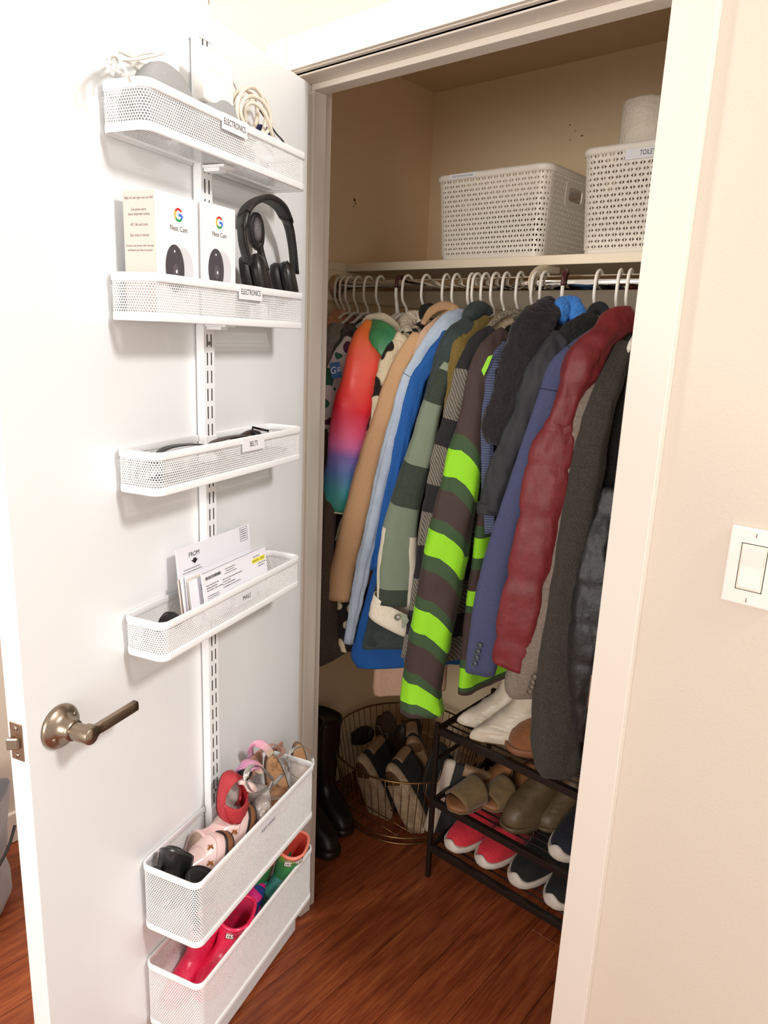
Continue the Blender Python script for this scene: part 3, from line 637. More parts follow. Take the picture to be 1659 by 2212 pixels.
def seam(g, r, i, amp, sc_, seed, col=None, k=1.012):
    R = np.array(r[i]); c = R.mean(0); R = crumple((c+(R-c)*k, [], None), amp, sc_, seed)[0]
    return part(g, 'seam', tube(R[::2], .0009, 6, 2, closed=True), col or mat('seam_thread', '17161a', .8))
def sleeve(g, pts, m, name='sleeve', amp=.0030, sc_=26, seed=1, label=None, **kw):
    r = sleeve_geo(pts, seed=seed, **kw); geo = crumple(loft(r), amp, sc_, seed); o = part(g, name, geo, m, label=label); return o, r
def body(g, hx, pts, m, name='body', amp=.002, sc_=20, seed=1, label=None, **kw):
    r = body_geo(hx, pts, seed=seed, **kw); geo = crumple(loft(r), amp, sc_, seed); return part(g, name, geo, m, label=label), r
def roll(g, pts, rad, m, name='collar', amp=.0015, seed=1, label=None, flat=.7, k=6, up=None):
    return part(g, name, crumple(tube([aY(*q) for q in pts], rad, 16, k, flat=flat, up=up), amp, 30, seed), m, label=label)
HX = {}
for key, u in zip('L0 L1 L2 L3 L4 L5 R1 RB SH CM LT LB BF SL GP OL PL ST RI RD BK NV BU'.split(), (735, 745, 757, 775, 797, 823, 865, 882, 922, 965, 987, 1020, 1032, 1050, 1072, 1095, 1125, 1160, 1178, 1222, 1295, 1340, 1362)):
    HX[key] = float(aY(u, 603, RY)[0])
# ---- far left, partly hidden by the door
g = garment('long_dark_coat', 'long dark brown coat at the left end of the rod, mostly behind the door', 'coat', HX['L0'], .75)
body(g, HX['L0'], [(724, 690, .44), (712, 720, .38), (706, 800, .30), (701, 950, .25), (696, 1120, .22), (692, 1300, .20), (690, 1440, .18)], cloth('dark_umber_wool', '3d3029', '57483c', 300), thick=.011, far=-.6)
sleeve(g, [(712, 1040, .24, 30), (708, 1120, .23, 34), (704, 1220, .23, 34), (698, 1330, .22, 28), (694, 1400, .22, 20)], MATS['dark_umber_wool'], seed=5)
g = garment('peach_blouse', 'peach pink blouse, only its shoulder showing by the rod end', 'blouse', HX['L1'], 1.0)
body(g, HX['L1'], [(722, 668, .46), (712, 684, .40), (708, 705, .33), (704, 800, .31), (700, 900, .30)], cloth('peach_cotton', 'e0a184', 'c98a6c', 60), thick=.009)
g = garment('speckled_sweater', 'grey speckled knit sweater behind the charcoal fleece top', 'sweater', HX['L2'], 1.0)
body(g, HX['L2'], [(742, 690, .47), (728, 700, .42), (716, 716, .36), (708, 760, .31), (704, 860, .30), (702, 960, .30)], cloth('speckled_knit', '9a948a', '5e5a54', 380, bs=180, bd=.002), thick=.013)
sleeve(g, [(728, 706, .33, 34), (722, 730, .30, 34), (714, 760, .29, 30), (706, 820, .28, 22)], MATS['speckled_knit'], seed=7)
g = garment('charcoal_fleece_top', 'charcoal fleece top with a fuzzy black collar edge, left of the printed jacket', 'sweater', HX['L3'], .95)
body(g, HX['L3'], [(775, 690, .47), (757, 702, .43), (738, 722, .36), (724, 770, .31), (716, 860, .30), (712, 960, .30)], cloth('charcoal_fleece', '55504b', '403b37', 90, bs=150, bd=.002), thick=.012)
sleeve(g, [(765, 712, .36, 34), (748, 726, .33, 34), (733, 752, .30, 26), (722, 790, .29, 18)], MATS['charcoal_fleece'], seed=8)
roll(g, [(734, 704, .42), (748, 700, .44), (762, 703, .45), (775, 710, .45)], .006, cloth('black_fuzz', '1d1715', None, bs=120, bd=.003), seed=3, amp=.004)
g = garment('printed_white_jacket', 'white jacket printed with green, blue and purple patches beside the rainbow sleeve', 'jacket', HX['L4'], .9)
def patchy():
    k = N('white_patch_print'); k.b.inputs['Roughness'].default_value = .6; tc = k.n('TexCoord')
    v = k.n('TexVoronoi'); v.inputs['Scale'].default_value = 17; k.l(tc.outputs['Object'], v.inputs['Vector'])
    c = k.ramp(v.outputs['Color'], [(0, 'e9e4e2'), (.52, 'e9e4e2'), (.54, '1f6b4d'), (.66, '1f6b4d'), (.67, 'e6e0e0'), (.78, 'c9bcc2'), (.86, '5d2350'), (.9, 'e9e4e2')], 'CONSTANT')
    g1 = k.math('GREATER_THAN', k.noise(24, detail=0), .60); g2 = k.math('GREATER_THAN', k.noise(33, detail=0), .64)
    c = k.mix(g1, lin('e4dfdd'), lin('1f6b4d')); c = k.mix(g2, c, lin('5d2350')); k.l(c, k.b.inputs['Base Color']); return k.m
M_pp = patchy()
body(g, HX['L4'], [(790, 690, .47), (768, 705, .42), (748, 735, .35), (738, 800, .32), (722, 900, .31), (712, 1010, .30)], M_pp, thick=.013)
_, r = sleeve(g, [(757, 735, .31, 30), (736, 768, .29, 34), (722, 805, .275, 38), (716, 853, .27, 36), (709, 926, .27, 30), (705, 990, .27, 26), (701, 1052, .27, 22)], M_pp, seed=9)
pc_ = aY(725, 800, .24); vd = nrm(CAM-pc_); px1 = nrm(np.cross(ZV, vd)); pz1 = np.cross(vd, px1)
px1 = nrm(px1+pz1*.18)
pt = part(g, 'blue_patch', box(pc_, (.026, .040, .001), px1, nrm(pz1-px1*.18), vd), mat('patch_blue', '2c5f9e', .6), smooth=False, bevel=.0004, label='blue patch lettered G and bars')
text(pt, 'G\u2261', .024, pc_+vd*.001, px1, pz1, mat('patch_white', 'e8edf2', .6), .9)
# ---- rainbow jacket
g = garment('rainbow_jacket', 'puffy rainbow dyed kids jacket with cream sherpa lining, nearest the door', 'jacket', HX['RB'], .95)
M_rb = ramped('rainbow_dye', [(0, 'ff9a3c'), (.09, 'ff7a3c'), (.2, 'ff604c'), (.33, 'fd5042'), (.45, 'f32a3c'), (.57, 'ff6590'), (.64, 'f07fc0'), (.70, '8a78cc'), (.79, '6288cc'), (.88, '4aa6b4'), (1, '3fa591')], bs=60, bd=.0012, rough=.42)
M_yoke = mat('green_yoke', '2f7a55', .45, bs=60, bd=.001, var='4f9a5e', vs=14); M_sherpa = cloth('cream_sherpa', 'd9c9ac', 'efe3cc', 140, bs=110, bd=.006, bst=1, sheen=.1)
body(g, HX['RB'], [(868, 690, .455), (836, 700, .42), (812, 716, .37), (800, 760, .33), (795, 850, .31), (778, 950, .30), (762, 1040, .30), (745, 1098, .30)], M_rb, thick=.024, seed=2)
o, r = sleeve(g, [(806, 708, .325, 52), (792, 750, .29, 78), (778, 829, .27, 84), (757, 900, .262, 82), (744, 974, .26, 72), (733, 1041, .258, 66), (724, 1100, .256, 52)], M_rb, seed=2, fold=.035, amp=.003, sc_=22, dep=.75, mx=.036)
part(g, 'hem_piping', tube(np.array(r[-1])[::2]-ZV*.002, .0022, 8, 2, closed=True), M_sherpa)
_, ry = sleeve(g, [(800, 704, .325, 34), (816, 716, .300, 52), (830, 738, .285, 56), (838, 762, .28, 40), (842, 790, .28, 14)], M_yoke, 'yoke', seed=4, dep=.5, label='glossy green shoulder yoke')
roll(g, [(781, 712, .335), (793, 692, .34), (815, 687, .36), (840, 697, .375), (857, 716, .38), (863, 742, .37)], [.006, .012, .016, .018, .016, .010], M_sherpa, 'sherpa_collar', amp=.003, seed=5, label='cream sherpa lining of the collar')
roll(g, [(858, 706, .43), (880, 690, .45), (900, 690, .47)], [.016, .024, .018], M_sherpa, 'sherpa_hood', amp=.004, seed=6)
zp = [aY(*q) for q in ((776, 724, .325), (779, 708, .33), (788, 692, .335), (800, 684, .345))]
zz = cat(zp, 9); part(g, 'zipper_beads', join(*[box(p, (.0028, .0028, .0017)) for p in zz]), mat('zip_white', 'e9e4da', .4), kind='stuff', smooth=False)
# ---- cow sherpa
def cowm():
    k = N('cow_sherpa'); k.b.inputs['Roughness'].default_value = .95; k.b.inputs['Sheen Weight'].default_value = .08
    a = k.noise(15, detail=1); c = k.ramp(a, [(0, '1d1511'), (.46, '1d1511'), (.485, 'e0d0ae'), (1, 'e9dcc0')]); k.l(c, k.b.inputs['Base Color']); k.bump(k.noise(110, detail=3), 1, .006); return k.m
M_cow = cowm()
g = garment('cow_print_sherpa', 'cream and black patched sherpa jacket between rainbow jacket and camel coat', 'jacket', HX['SH'], .7)
body(g, HX['SH'], [(935, 688, .455), (905, 700, .41), (875, 722, .35), (850, 755, .31), (832, 800, .29), (818, 850, .285), (800, 915, .28), (780, 985, .275), (760, 1060, .27), (738, 1120, .265), (722, 1180, .26), (720, 1240, .26), (729, 1310, .26), (732, 1375, .26), (736, 1408, .262)], M_cow, thick=.022, amp=.004, sc_=40, seed=8)
sleeve(g, [(872, 730, .31, 40), (852, 760, .29, 44), (838, 800, .28, 44), (828, 850, .275, 42), (818, 910, .275, 34)], M_cow, seed=8, amp=.004, sc_=50)
roll(g, [(884, 722, .37), (880, 700, .41), (895, 686, .44), (912, 692, .45)], [.014, .02, .022, .016], M_sherpa, 'collar', amp=.004, seed=9)
roll(g, [(910, 692, .44), (914, 672, .45), (926, 664, .46), (935, 676, .47)], [.006, .011, .011, .008], MATS['black_fuzz'], 'collar_tip', amp=.004, seed=4)
# ---- camel coat
M_camel = cloth('camel_wool', 'c0946a', 'd4ac83', 800, bs=240, bd=.0015); M_tan2 = cloth('pinkish_tan_wool', 'b98f74', 'd7b69c', 500, bs=170, bd=.002)
g = garment('camel_coat', 'camel wool coat with a long plain sleeve right of the rainbow jacket', 'coat', HX['CM'], .8)
body(g, HX['CM'], [(985, 664, .46), (955, 680, .43), (922, 712, .37), (895, 745, .32), (880, 800, .30), (862, 870, .295), (842, 950, .29), (820, 1050, .29), (795, 1150, .29), (775, 1230, .29), (765, 1262, .29)], M_camel, thick=.018, seed=3)
sleeve(g, [(903, 728, .315, 34), (872, 778, .285, 38), (850, 829, .275, 42), (828, 902, .27, 45), (804, 974, .268, 48), (787, 1041, .265, 54), (760, 1150, .26, 55), (740, 1231, .258, 54), (729, 1292, .256, 54)], M_camel, seed=3, fold=.03, amp=.0016)
roll(g, [(913, 700, .38), (930, 674, .41), (955, 661, .44), (978, 664, .46), (990, 676, .46)], [.006, .011, .013, .012, .008], M_camel, 'collar', seed=3, flat=.6)
g = garment('long_tan_coat', 'long tan coat, its textured lapel above and its hem below the blue fleece', 'coat', HX['LT'], .66)
body(g, HX['LT'], [(985, 680, .44), (965, 700, .40), (945, 730, .36), (925, 780, .33), (905, 860, .32), (885, 960, .32), (865, 1080, .33), (845, 1200, .335), (822, 1320, .34), (810, 1410, .345), (806, 1480, .345), (808, 1500, .347)], M_tan2, thick=.019, seed=6, yfar=.52)
_, r = sleeve(g, [(965, 694, .40, 34), (938, 716, .34, 48), (918, 750, .315, 46), (900, 800, .305, 32), (886, 850, .30, 22)], M_tan2, 'lapel', seed=6, dep=.4)
# ---- light blue shirt
g = garment('light_blue_shirt', 'pale blue cotton shirt with a thin drooping sleeve', 'shirt', HX['LB'], .72)
M_lb = cloth('pale_blue_cotton', 'a9b9cb', 'b9c7d8', 20, bs=90, bd=.0006, rough=.8)
body(g, HX['LB'], [(1015, 676, .455), (985, 692, .41), (955, 722, .36), (925, 755, .32), (908, 800, .30), (890, 870, .295), (870, 960, .29), (850, 1050, .29), (832, 1150, .29), (815, 1240, .29), (800, 1300, .29)], M_lb, thick=.015, seed=7)
sleeve(g, [(1000, 680, .41, 30), (968, 700, .355, 40), (938, 733, .32, 36), (902, 785, .285, 26), (881, 829, .275, 30), (860, 902, .268, 28), (840, 974, .265, 32), (824, 1041, .262, 32), (802, 1150, .26, 34), (783, 1231, .258, 32), (766, 1312, .256, 25), (752, 1388, .254, 19)], M_lb, seed=7, fold=.13, amp=.003)
seam(g, sleeve_geo([(1000, 680, .41, 30), (968, 700, .355, 40), (938, 733, .32, 36), (902, 785, .285, 26), (881, 829, .275, 30), (860, 902, .268, 28), (840, 974, .265, 32), (824, 1041, .262, 32), (802, 1150, .26, 34), (783, 1231, .258, 32), (766, 1312, .256, 25), (752, 1388, .254, 19)], seed=7, fold=.13), 24, .003, 26, 7, mat('blue_grey_thread', '5d6d82', .8))
# ---- blue fleece
g = garment('blue_fleece_jacket', 'royal blue fleece jacket with a rounded hem and teal inner collar', 'jacket', HX['BF'], .66)
M_bf = cloth('royal_blue_fleece', '14539b', '1a5ca8', 500, bs=260, bd=.002)
body(g, HX['BF'], [(1000, 700, .42), (975, 715, .37), (948, 745, .33), (928, 770, .31), (905, 829, .30), (885, 902, .295), (866, 974, .292), (850, 1041, .29), (826, 1150, .285), (806, 1231, .283), (784, 1312, .28), (764, 1385, .28), (759, 1418, .283), (770, 1440, .292)], M_bf, thick=.024, seed=9, yfar=.60)
sleeve(g, [(968, 722, .335, 26), (945, 752, .30, 28), (920, 790, .28, 30), (900, 829, .275, 34), (880, 902, .27, 32), (863, 974, .268, 28), (848, 1041, .266, 26), (825, 1150, .264, 22), (808, 1231, .262, 18)], M_bf, seed=9)
roll(g, [(958, 722, .34), (970, 702, .35), (985, 698, .37), (992, 710, .38)], [.004, .008, .009, .006], cloth('teal_fleece', '1b8088', None), 'collar', seed=2, label='teal inner collar')
# ---- slate hoodie
g = garment('slate_hoodie', 'dark slate green sweatshirt with a raised hood and ribbed hem', 'sweatshirt', HX['SL'], .69)
M_sl = cloth('slate_green_fleece', '3a4645', '2e3938', 30, bs=260, bd=.001)
body(g, HX['SL'], [(1050, 672, .455), (1025, 690, .42), (995, 712, .37), (966, 745, .32), (952, 790, .30), (934, 850, .295), (915, 915, .29), (893, 985, .288), (868, 1060, .285), (842, 1150, .28), (815, 1250, .278), (797, 1330, .276), (786, 1385, .276), (784, 1394, .278)], M_sl, thick=.022, seed=10, yfar=.58)
sleeve(g, [(1012, 700, .35, 40), (985, 730, .31, 46), (960, 770, .29, 38), (938, 829, .28, 28), (916, 902, .275, 22), (895, 974, .272, 18)], M_sl, seed=10)
roll(g, [(1008, 704, .37), (1018, 680, .40), (1035, 667, .43), (1055, 672, .46)], [.014, .022, .022, .015], M_sl, 'hood', seed=11, flat=.8)
rb = [np.array(q) for q in body_geo(HX['SL'], [(790, 1360, .274), (785, 1380, .274), (783, 1400, .275)], thick=.0235, yfar=.58, k=3, seed=10)]
part(g, 'hem_band', loft(rb), cloth('slate_rib', '343f3e', '46514f', 400, bs=300, bd=.003))
# ---- green plaid
g = garment('green_plaid_overshirt', 'green and cream plaid overshirt with a buttoned cream cuff', 'shirt', HX['GP'], .78)
M_gp = ramped('green_plaid', [(0, '8a967f'), (.085, '0c2411'), (.20, '76846d'), (.43, '0c2411'), (.60, '6d7b66'), (.93, '0c2411')], 'CONSTANT', tweed=.09, rough=.9,
              side=[(.36, .60, .70, 1, 'd9cfbb'), (-.1, .10, .72, 1, 'd9cfbb'), (.84, 1.1, .72, 1, 'd9cfbb')], sheen=.08)
M_cream = cloth('cream_flannel', 'd8cdb8', 'e4dac8', 120, bs=200)
body(g, HX['GP'], [(1030, 745, .40), (1005, 765, .36), (985, 800, .32), (968, 850, .305), (955, 920, .30), (940, 1000, .30), (922, 1100, .30), (905, 1200, .30), (898, 1290, .30)], M_gp, thick=.015, seed=12)
_, r = sleeve(g, [(985, 765, .315, 22), (968, 790, .29, 26), (950, 829, .275, 36), (927, 902, .265, 48), (910, 974, .262, 58), (889, 1041, .26, 62), (868, 1120, .258, 70), (860, 1180, .257, 80), (857, 1231, .256, 88), (854, 1302, .255, 84)], M_gp, seed=12, fold=.04, amp=.002, mx=.03)
cu = sleeve_geo([(853, 1303, .255, 90), (848, 1325, .254, 93), (843, 1349, .253, 95)], fold=.02, tail=False, k=3, mx=.033)
cu = [c+ZV*0+np.outer((c-c.mean(0))@nrm(np.cross(ZV, nrm(CAM-c.mean(0)))), -ZV*.30) for c in cu]
co = part(g, 'cuff', loft(cu, (False, False)), M_cream, solid=.0022, label='cream cuff with a metal snap button')
pb = aY(858, 1334, .216); vd = nrm(CAM-pb)
part(co, 'button', lathe([(.0085, 0), (.0085, .002), (.006, .0028), (.0055, .0018), (.001, .0018)], pb, vd, 22), mat('pewter', '8a8378', .35, .8))
pq = aY(873, 1340, .218); vx = nrm(np.cross(ZV, vd)); part(co, 'tab', prism([(-.010, .018), (.004, .016), (.012, .000), (.002, -.020), (-.004, -.022)], .001, pq-vd*.002, vx, ZV, vd), cloth('green_tweed_tab', '5f6f5c', 'a9aa98', 420), smooth=False)
# ---- olive sweater
g = garment('olive_sweater', 'olive mustard knit sweater, shoulder showing between green and grey plaids', 'sweater', HX['OL'], .9)
M_ol = cloth('olive_knit', '6f5a22', '7f6a30', 160, bs=220, bd=.0015)
body(g, HX['OL'], [(1070, 682, .45), (1048, 694, .41), (1020, 722, .36), (995, 760, .32), (985, 810, .31), (976, 870, .305), (962, 940, .30), (950, 1000, .30)], M_ol, thick=.018, seed=13)
sleeve(g, [(1050, 692, .40, 28), (1020, 718, .35, 38), (994, 755, .305, 38), (980, 800, .29, 26), (972, 853, .285, 20), (960, 926, .28, 15), (945, 1000, .28, 12)], M_ol, seed=13)
# ---- grey plaid coat
g = garment('grey_plaid_coat', 'black, grey and cream checked wool coat with a knit edged collar', 'coat', HX['PL'], .68)
M_pl = ramped('grey_plaid', [(0, '232122'), (.14, '8b8375'), (.27, '211f22'), (.35, '8b8375'), (.46, '211f22'), (.54, '8b8375'), (.64, '211f22'), (.74, '8b8375'), (.84, '211f22'), (.92, '8b8375')], 'CONSTANT',
              twill=(60, .75, '232024'), rough=.9, side=[(-.1, .10, .20, .36, 'b9a98c'), (-.1, .10, .42, .56, 'b9a98c'), (-.1, .10, .62, .76, 'b9a98c')], sheen=.08)
body(g, HX['PL'], [(1110, 690, .45), (1080, 705, .40), (1050, 728, .35), (1028, 770, .31), (1015, 850, .30), (1000, 930, .295), (982, 1010, .29), (958, 1100, .285), (935, 1200, .28), (910, 1300, .275), (880, 1395, .275), (873, 1430, .276)], M_pl, thick=.019, seed=14, yfar=.56)
sleeve(g, [(1062, 716, .34, 30), (1034, 735, .31, 34), (1013, 765, .29, 32), (1002, 790, .28, 33), (994, 829, .275, 38), (977, 902, .27, 41), (956, 974, .267, 40), (942, 1041, .264, 38), (921, 1150, .26, 32), (909, 1231, .258, 28), (897, 1310, .256, 26), (880, 1420, .255, 26)], M_pl, seed=14)
roll(g, [(1046, 722, .34), (1062, 700, .36), (1085, 681, .39), (1112, 672, .42), (1132, 676, .44)], [.005, .0075, .0085, .0085, .006], cloth('knit_edge', '3a3430', 'a89880', 260, bs=120, bd=.004), 'knit_collar_edge', seed=3)
roll(g, [(1065, 715, .38), (1085, 698, .41), (1108, 690, .43)], [.012, .016, .012], cloth('oatmeal_wool', 'a18d72', 'b8a588', 200), 'collar_lining', seed=4, flat=.5)
# ---- striped work jacket
g = garment('striped_work_jacket', 'long dark brown jacket with bright lime green reflective stripes', 'jacket', HX['ST'], .56)
def stripe(y0, y1, bands, edge=True):
    n, d, b = '93dd1c', '35502e', '41302b'; s = [(0, b)]; L = y1-y0
    for a, q, c_, e in bands: s += [((a-y0)/L, d), ((q-y0)/L, n), ((c_-y0)/L, d), ((e-y0)/L, b)]
    return [(max(0, min(1, p)), c) for p, c in s]
M_s1 = ramped('lime_stripe_sleeve', stripe(720, 1538, [(934, 960, 1015, 1043), (1102, 1126, 1180, 1210), (1272, 1296, 1346, 1374), (1440, 1462, 1508, 1526)]), 'CONSTANT', bs=90, bd=.0006, rough=.75, skew=.045)
M_s2 = ramped('lime_stripe_body', stripe(720, 1512, [(965, 985, 1030, 1055), (1120, 1145, 1190, 1212), (1262, 1262, 1298, 1312), (1425, 1445, 1492, 1500)]), 'CONSTANT', bs=90, bd=.0006, rough=.75)
body(g, HX['ST'], [(1128, 700, .44), (1105, 716, .39), (1080, 740, .345), (1062, 790, .32), (1052, 870, .31), (1046, 950, .305), (1040, 1040, .30), (1032, 1130, .30), (1022, 1220, .30), (1010, 1300, .305), (1000, 1390, .31), (994, 1460, .315), (992, 1500, .32)], M_s2, thick=.022, seed=15, yfar=.66)
_, r = sleeve(g, [(1088, 722, .34, 30), (1064, 748, .31, 42), (1045, 782, .29, 46), (1029, 829, .28, 46), (1018, 902, .27, 54), (1006, 970, .262, 72), (996, 1041, .256, 84), (977, 1130, .25, 94), (957, 1231, .246, 94), (942, 1312, .243, 90), (927, 1394, .241, 88), (912, 1475, .24, 84), (912, 1538, .24, 96)], M_s1, seed=15, fold=.05, amp=.0035, sc_=16, mx=.04)
part(g, 'lime_fold', prism([(0, 0), (.012, .030), (.022, .034), (.014, .008), (.006, -.012)], .0015, aY(1040, 800, .255), nrm(np.cross(ZV, nrm(CAM-aY(1040, 800, .25))))*1.0, ZV, nrm(CAM-aY(1040, 800, .25))), mat('lime_tape', '93dd1c', .6), smooth=False, label='folded lime green reflective tape')
# ---- ribbed blue-grey
g = garment('ribbed_blue_sweater', 'blue grey ribbed sweater squeezed behind the plum sherpa sleeve', 'sweater', HX['RI'], .95)
def ribm():
    k = N('blue_grey_rib'); k.b.inputs['Roughness'].default_value = .9; tc = k.n('TexCoord'); wv = k.n('TexWave', bands_direction='Z'); wv.inputs['Scale'].default_value = 55; wv.inputs['Distortion'].default_value = .5
    k.l(tc.outputs['Object'], wv.inputs[0]); k.l(k.mix(wv.outputs['Fac'], lin('3b4158'), lin('5d6685')), k.b.inputs['Base Color']); k.bump(wv.outputs['Fac'], .7, .0015); return k.m
M_rib = ribm()
sleeve(g, [(1090, 745, .33, 20), (1072, 775, .30, 26), (1062, 815, .285, 28), (1056, 870, .28, 28), (1053, 930, .278, 26), (1053, 1000, .277, 28), (1053, 1070, .276, 28), (1060, 1150, .275, 22)], M_rib, seed=16)
body(g, HX['RI'], [(1140, 690, .45), (1110, 712, .39), (1088, 760, .34), (1078, 850, .32), (1072, 980, .31), (1066, 1090, .31)], M_rib, thick=.014, seed=16)
# ---- plum sherpa
M_plum = cloth('plum_sherpa', '151015', '21191f', 150, bs=130, bd=.006, bst=1, sheen=.1)
g = garment('plum_sherpa_jacket', 'very dark plum fluffy sherpa jacket with a thick rounded sleeve', 'jacket', HX['RD'], .98)
body(g, HX['RD'], [(1215, 664, .45), (1195, 676, .41), (1170, 700, .36), (1150, 750, .32), (1135, 830, .31), (1122, 900, .31)], M_plum, thick=.026, amp=.004, sc_=45, seed=17)
sleeve(g, [(1192, 668, .40, 48), (1160, 700, .34, 76), (1134, 752, .30, 78), (1112, 818, .28, 72), (1096, 869, .272, 66), (1076, 915, .268, 64), (1066, 946, .267, 46), (1064, 957, .267, 20)], M_plum, seed=17, amp=.005, sc_=50, dep=.75, mx=.036, k=9, n=40)
sleeve(g, [(1105, 760, .32, 30), (1088, 800, .30, 34), (1078, 850, .29, 30), (1074, 880, .287, 18)], M_plum, 'pocket_fold', seed=18, amp=.005, sc_=50, k=8)
roll(g, [(1166, 690, .37), (1175, 664, .40), (1192, 657, .43), (1208, 668, .45)], [.014, .022, .022, .016], M_plum, 'collar', amp=.005, seed=7)
part(g, 'collar_lining', crumple(tube([aY(1166, 672, .355), aY(1176, 667, .365), aY(1184, 672, .37)], [.006, .009, .006], 14, 5), .001, 60), cloth('blue_fleece_lining', '4c86c8', '5f97d6', 120))
g = garment('bright_blue_fleece', 'bright sky blue fluffy fleece collar right of the plum sherpa', 'jacket', HX['RD']+.045, 1.1)
M_sky = cloth('sky_blue_fleece', '2a74cc', '4a90e0', 130, bs=120, bd=.005, bst=1, sheen=.1)
roll(g, [(1207, 694, .40), (1214, 668, .42), (1230, 660, .44), (1246, 678, .44), (1256, 700, .43)], [.016, .024, .025, .022, .014], M_sky, 'collar', amp=.004, seed=8)
body(g, HX['RD']+.045, [(1235, 680, .46), (1222, 700, .42), (1205, 740, .37), (1190, 820, .34), (1175, 900, .34)], M_sky, thick=.014, amp=.003, sc_=45, seed=20)
# ---- black jacket
M_bk = cloth('charcoal_shell', '212126', '29292e', 20, bs=120, bd=.0005, rough=.7); M_bks = cloth('black_sherpa', '121212', '20201f', 150, bs=120, bd=.006, bst=1)
g = garment('black_sherpa_panel_jacket', 'charcoal jacket with a black sherpa shoulder panel and stand collar', 'jacket', HX['BK'], .9)
body(g, HX['BK'], [(1288, 690, .44), (1262, 702, .40), (1232, 722, .355), (1210, 755, .325), (1195, 800, .31), (1175, 880, .305), (1150, 960, .30), (1125, 1040, .30), (1105, 1110, .30)], M_bk, thick=.022, seed=19)
sleeve(g, [(1288, 700, .42, 52), (1262, 712, .375, 66), (1232, 728, .34, 62), (1212, 748, .32, 48)], M_bks, 'sherpa_yoke', seed=19, amp=.004, sc_=50, dep=.5, label='black sherpa shoulder panel')
_, r = sleeve(g, [(1212, 732, .32, 44), (1190, 758, .30, 46), (1168, 790, .285, 46), (1152, 825, .28, 48), (1130, 894, .275, 50), (1104, 965, .27, 52), (1084, 1010, .268, 53), (1068, 1060, .266, 52), (1059, 1104, .265, 52)], M_bk, seed=20, mx=.03)
part(g, 'cuff', loft([c+(c-c.mean(0))*.04 for c in sleeve_geo([(1060, 1088, .265, 54), (1058, 1100, .265, 54), (1057, 1110, .265, 52)], fold=.02, k=3, tail=False, mx=.03)]), M_bk)
roll(g, [(1278, 712, .40), (1276, 690, .415), (1284, 670, .43), (1300, 668, .44), (1312, 688, .44)], [.008, .013, .014, .014, .010], cloth('black_fleece', '17181c', None, bs=200, bd=.001), 'collar', seed=5)
# ---- navy blazer
M_nv = cloth('slate_navy_wool', '3d4263', '464b6e', 260, bs=300, bd=.0006)
g = garment('navy_blazer', 'slate navy wool blazer with four dark buttons on its cuff', 'blazer', HX['NV'], .7)
body(g, HX['NV'], [(1330, 690, .44), (1300, 708, .40), (1265, 740, .35), (1232, 780, .32), (1215, 850, .31), (1195, 950, .305), (1165, 1060, .30), (1135, 1160, .30), (1112, 1260, .30), (1095, 1360, .30), (1080, 1440, .30)], M_nv, thick=.018, seed=21)
_, r = sleeve(g, [(1292, 716, .36, 28), (1258, 742, .325, 34), (1226, 770, .30, 38), (1202, 800, .287, 42), (1182, 869, .275, 48), (1156, 945, .268, 50), (1120, 1060, .26, 53), (1090, 1160, .255, 60), (1065, 1261, .252, 68), (1050, 1361, .25, 74), (1036, 1450, .25, 66)], M_nv, seed=21, fold=.03, amp=.0016, mx=.028)
seam(g, r, 24, .0016, 26, 21); seam(g, r, 12, .0016, 26, 21)
for (u, v) in ((1035, 1395), (1031, 1408), (1028, 1421), (1024, 1434)):
    p = aY(u, v, .218); vd = nrm(CAM-p); b_ = part(g, 'cuff_button', lathe([(.0072, 0), (.0072, .0022), (.0058, .0028), (.005, .0018), (.0005, .0018)], p, vd, 18), mat('horn_button', '3a4049', .35))
    part(b_, 'button_thread', box(p+vd*.0024, (.0045, .0012, .0008), nrm(np.cross(ZV, vd)), ZV, vd), M_dark, smooth=False)
# ---- burgundy puffer
M_bu = cloth('burgundy_nylon', '6a191c', '782326', 30, bs=45, bd=.002, bst=.7, rough=.55)
g = garment('burgundy_puffer', 'burgundy quilted down puffer jacket with a plump sleeve', 'jacket', HX['BU'], .75)
body(g, HX['BU'], [(1372, 690, .44), (1345, 705, .40), (1318, 735, .36), (1300, 790, .335), (1285, 850, .33), (1262, 930, .33), (1240, 1000, .33)], M_bu, thick=.026, amp=.003, sc_=24, seed=22)
sleeve(g, [(1362, 690, .40, 46), (1330, 700, .37, 66), (1296, 735, .325, 66), (1264, 775, .295, 74), (1246, 815, .282, 68), (1226, 862, .276, 52), (1206, 925, .272, 58)], M_bu, 'upper_sleeve', seed=22, amp=.0035, sc_=24, mx=.036, puff=(2.2, .07))
sleeve(g, [(1330, 730, .37, 34), (1318, 770, .36, 40), (1300, 810, .355, 36), (1282, 850, .35, 24)], M_bu, 'front_panel', seed=23, amp=.005, sc_=34, puff=(3, .08))
sleeve(g, [(1214, 900, .272, 44), (1204, 935, .268, 66), (1188, 993, .262, 82), (1176, 1060, .258, 84), (1159, 1160, .253, 84), (1140, 1261, .25, 86), (1119, 1361, .248, 84), (1102, 1436, .247, 72)], M_bu, seed=24, amp=.0028, sc_=22, puff=(5.2, .085), mx=.038, k=10, n=36)
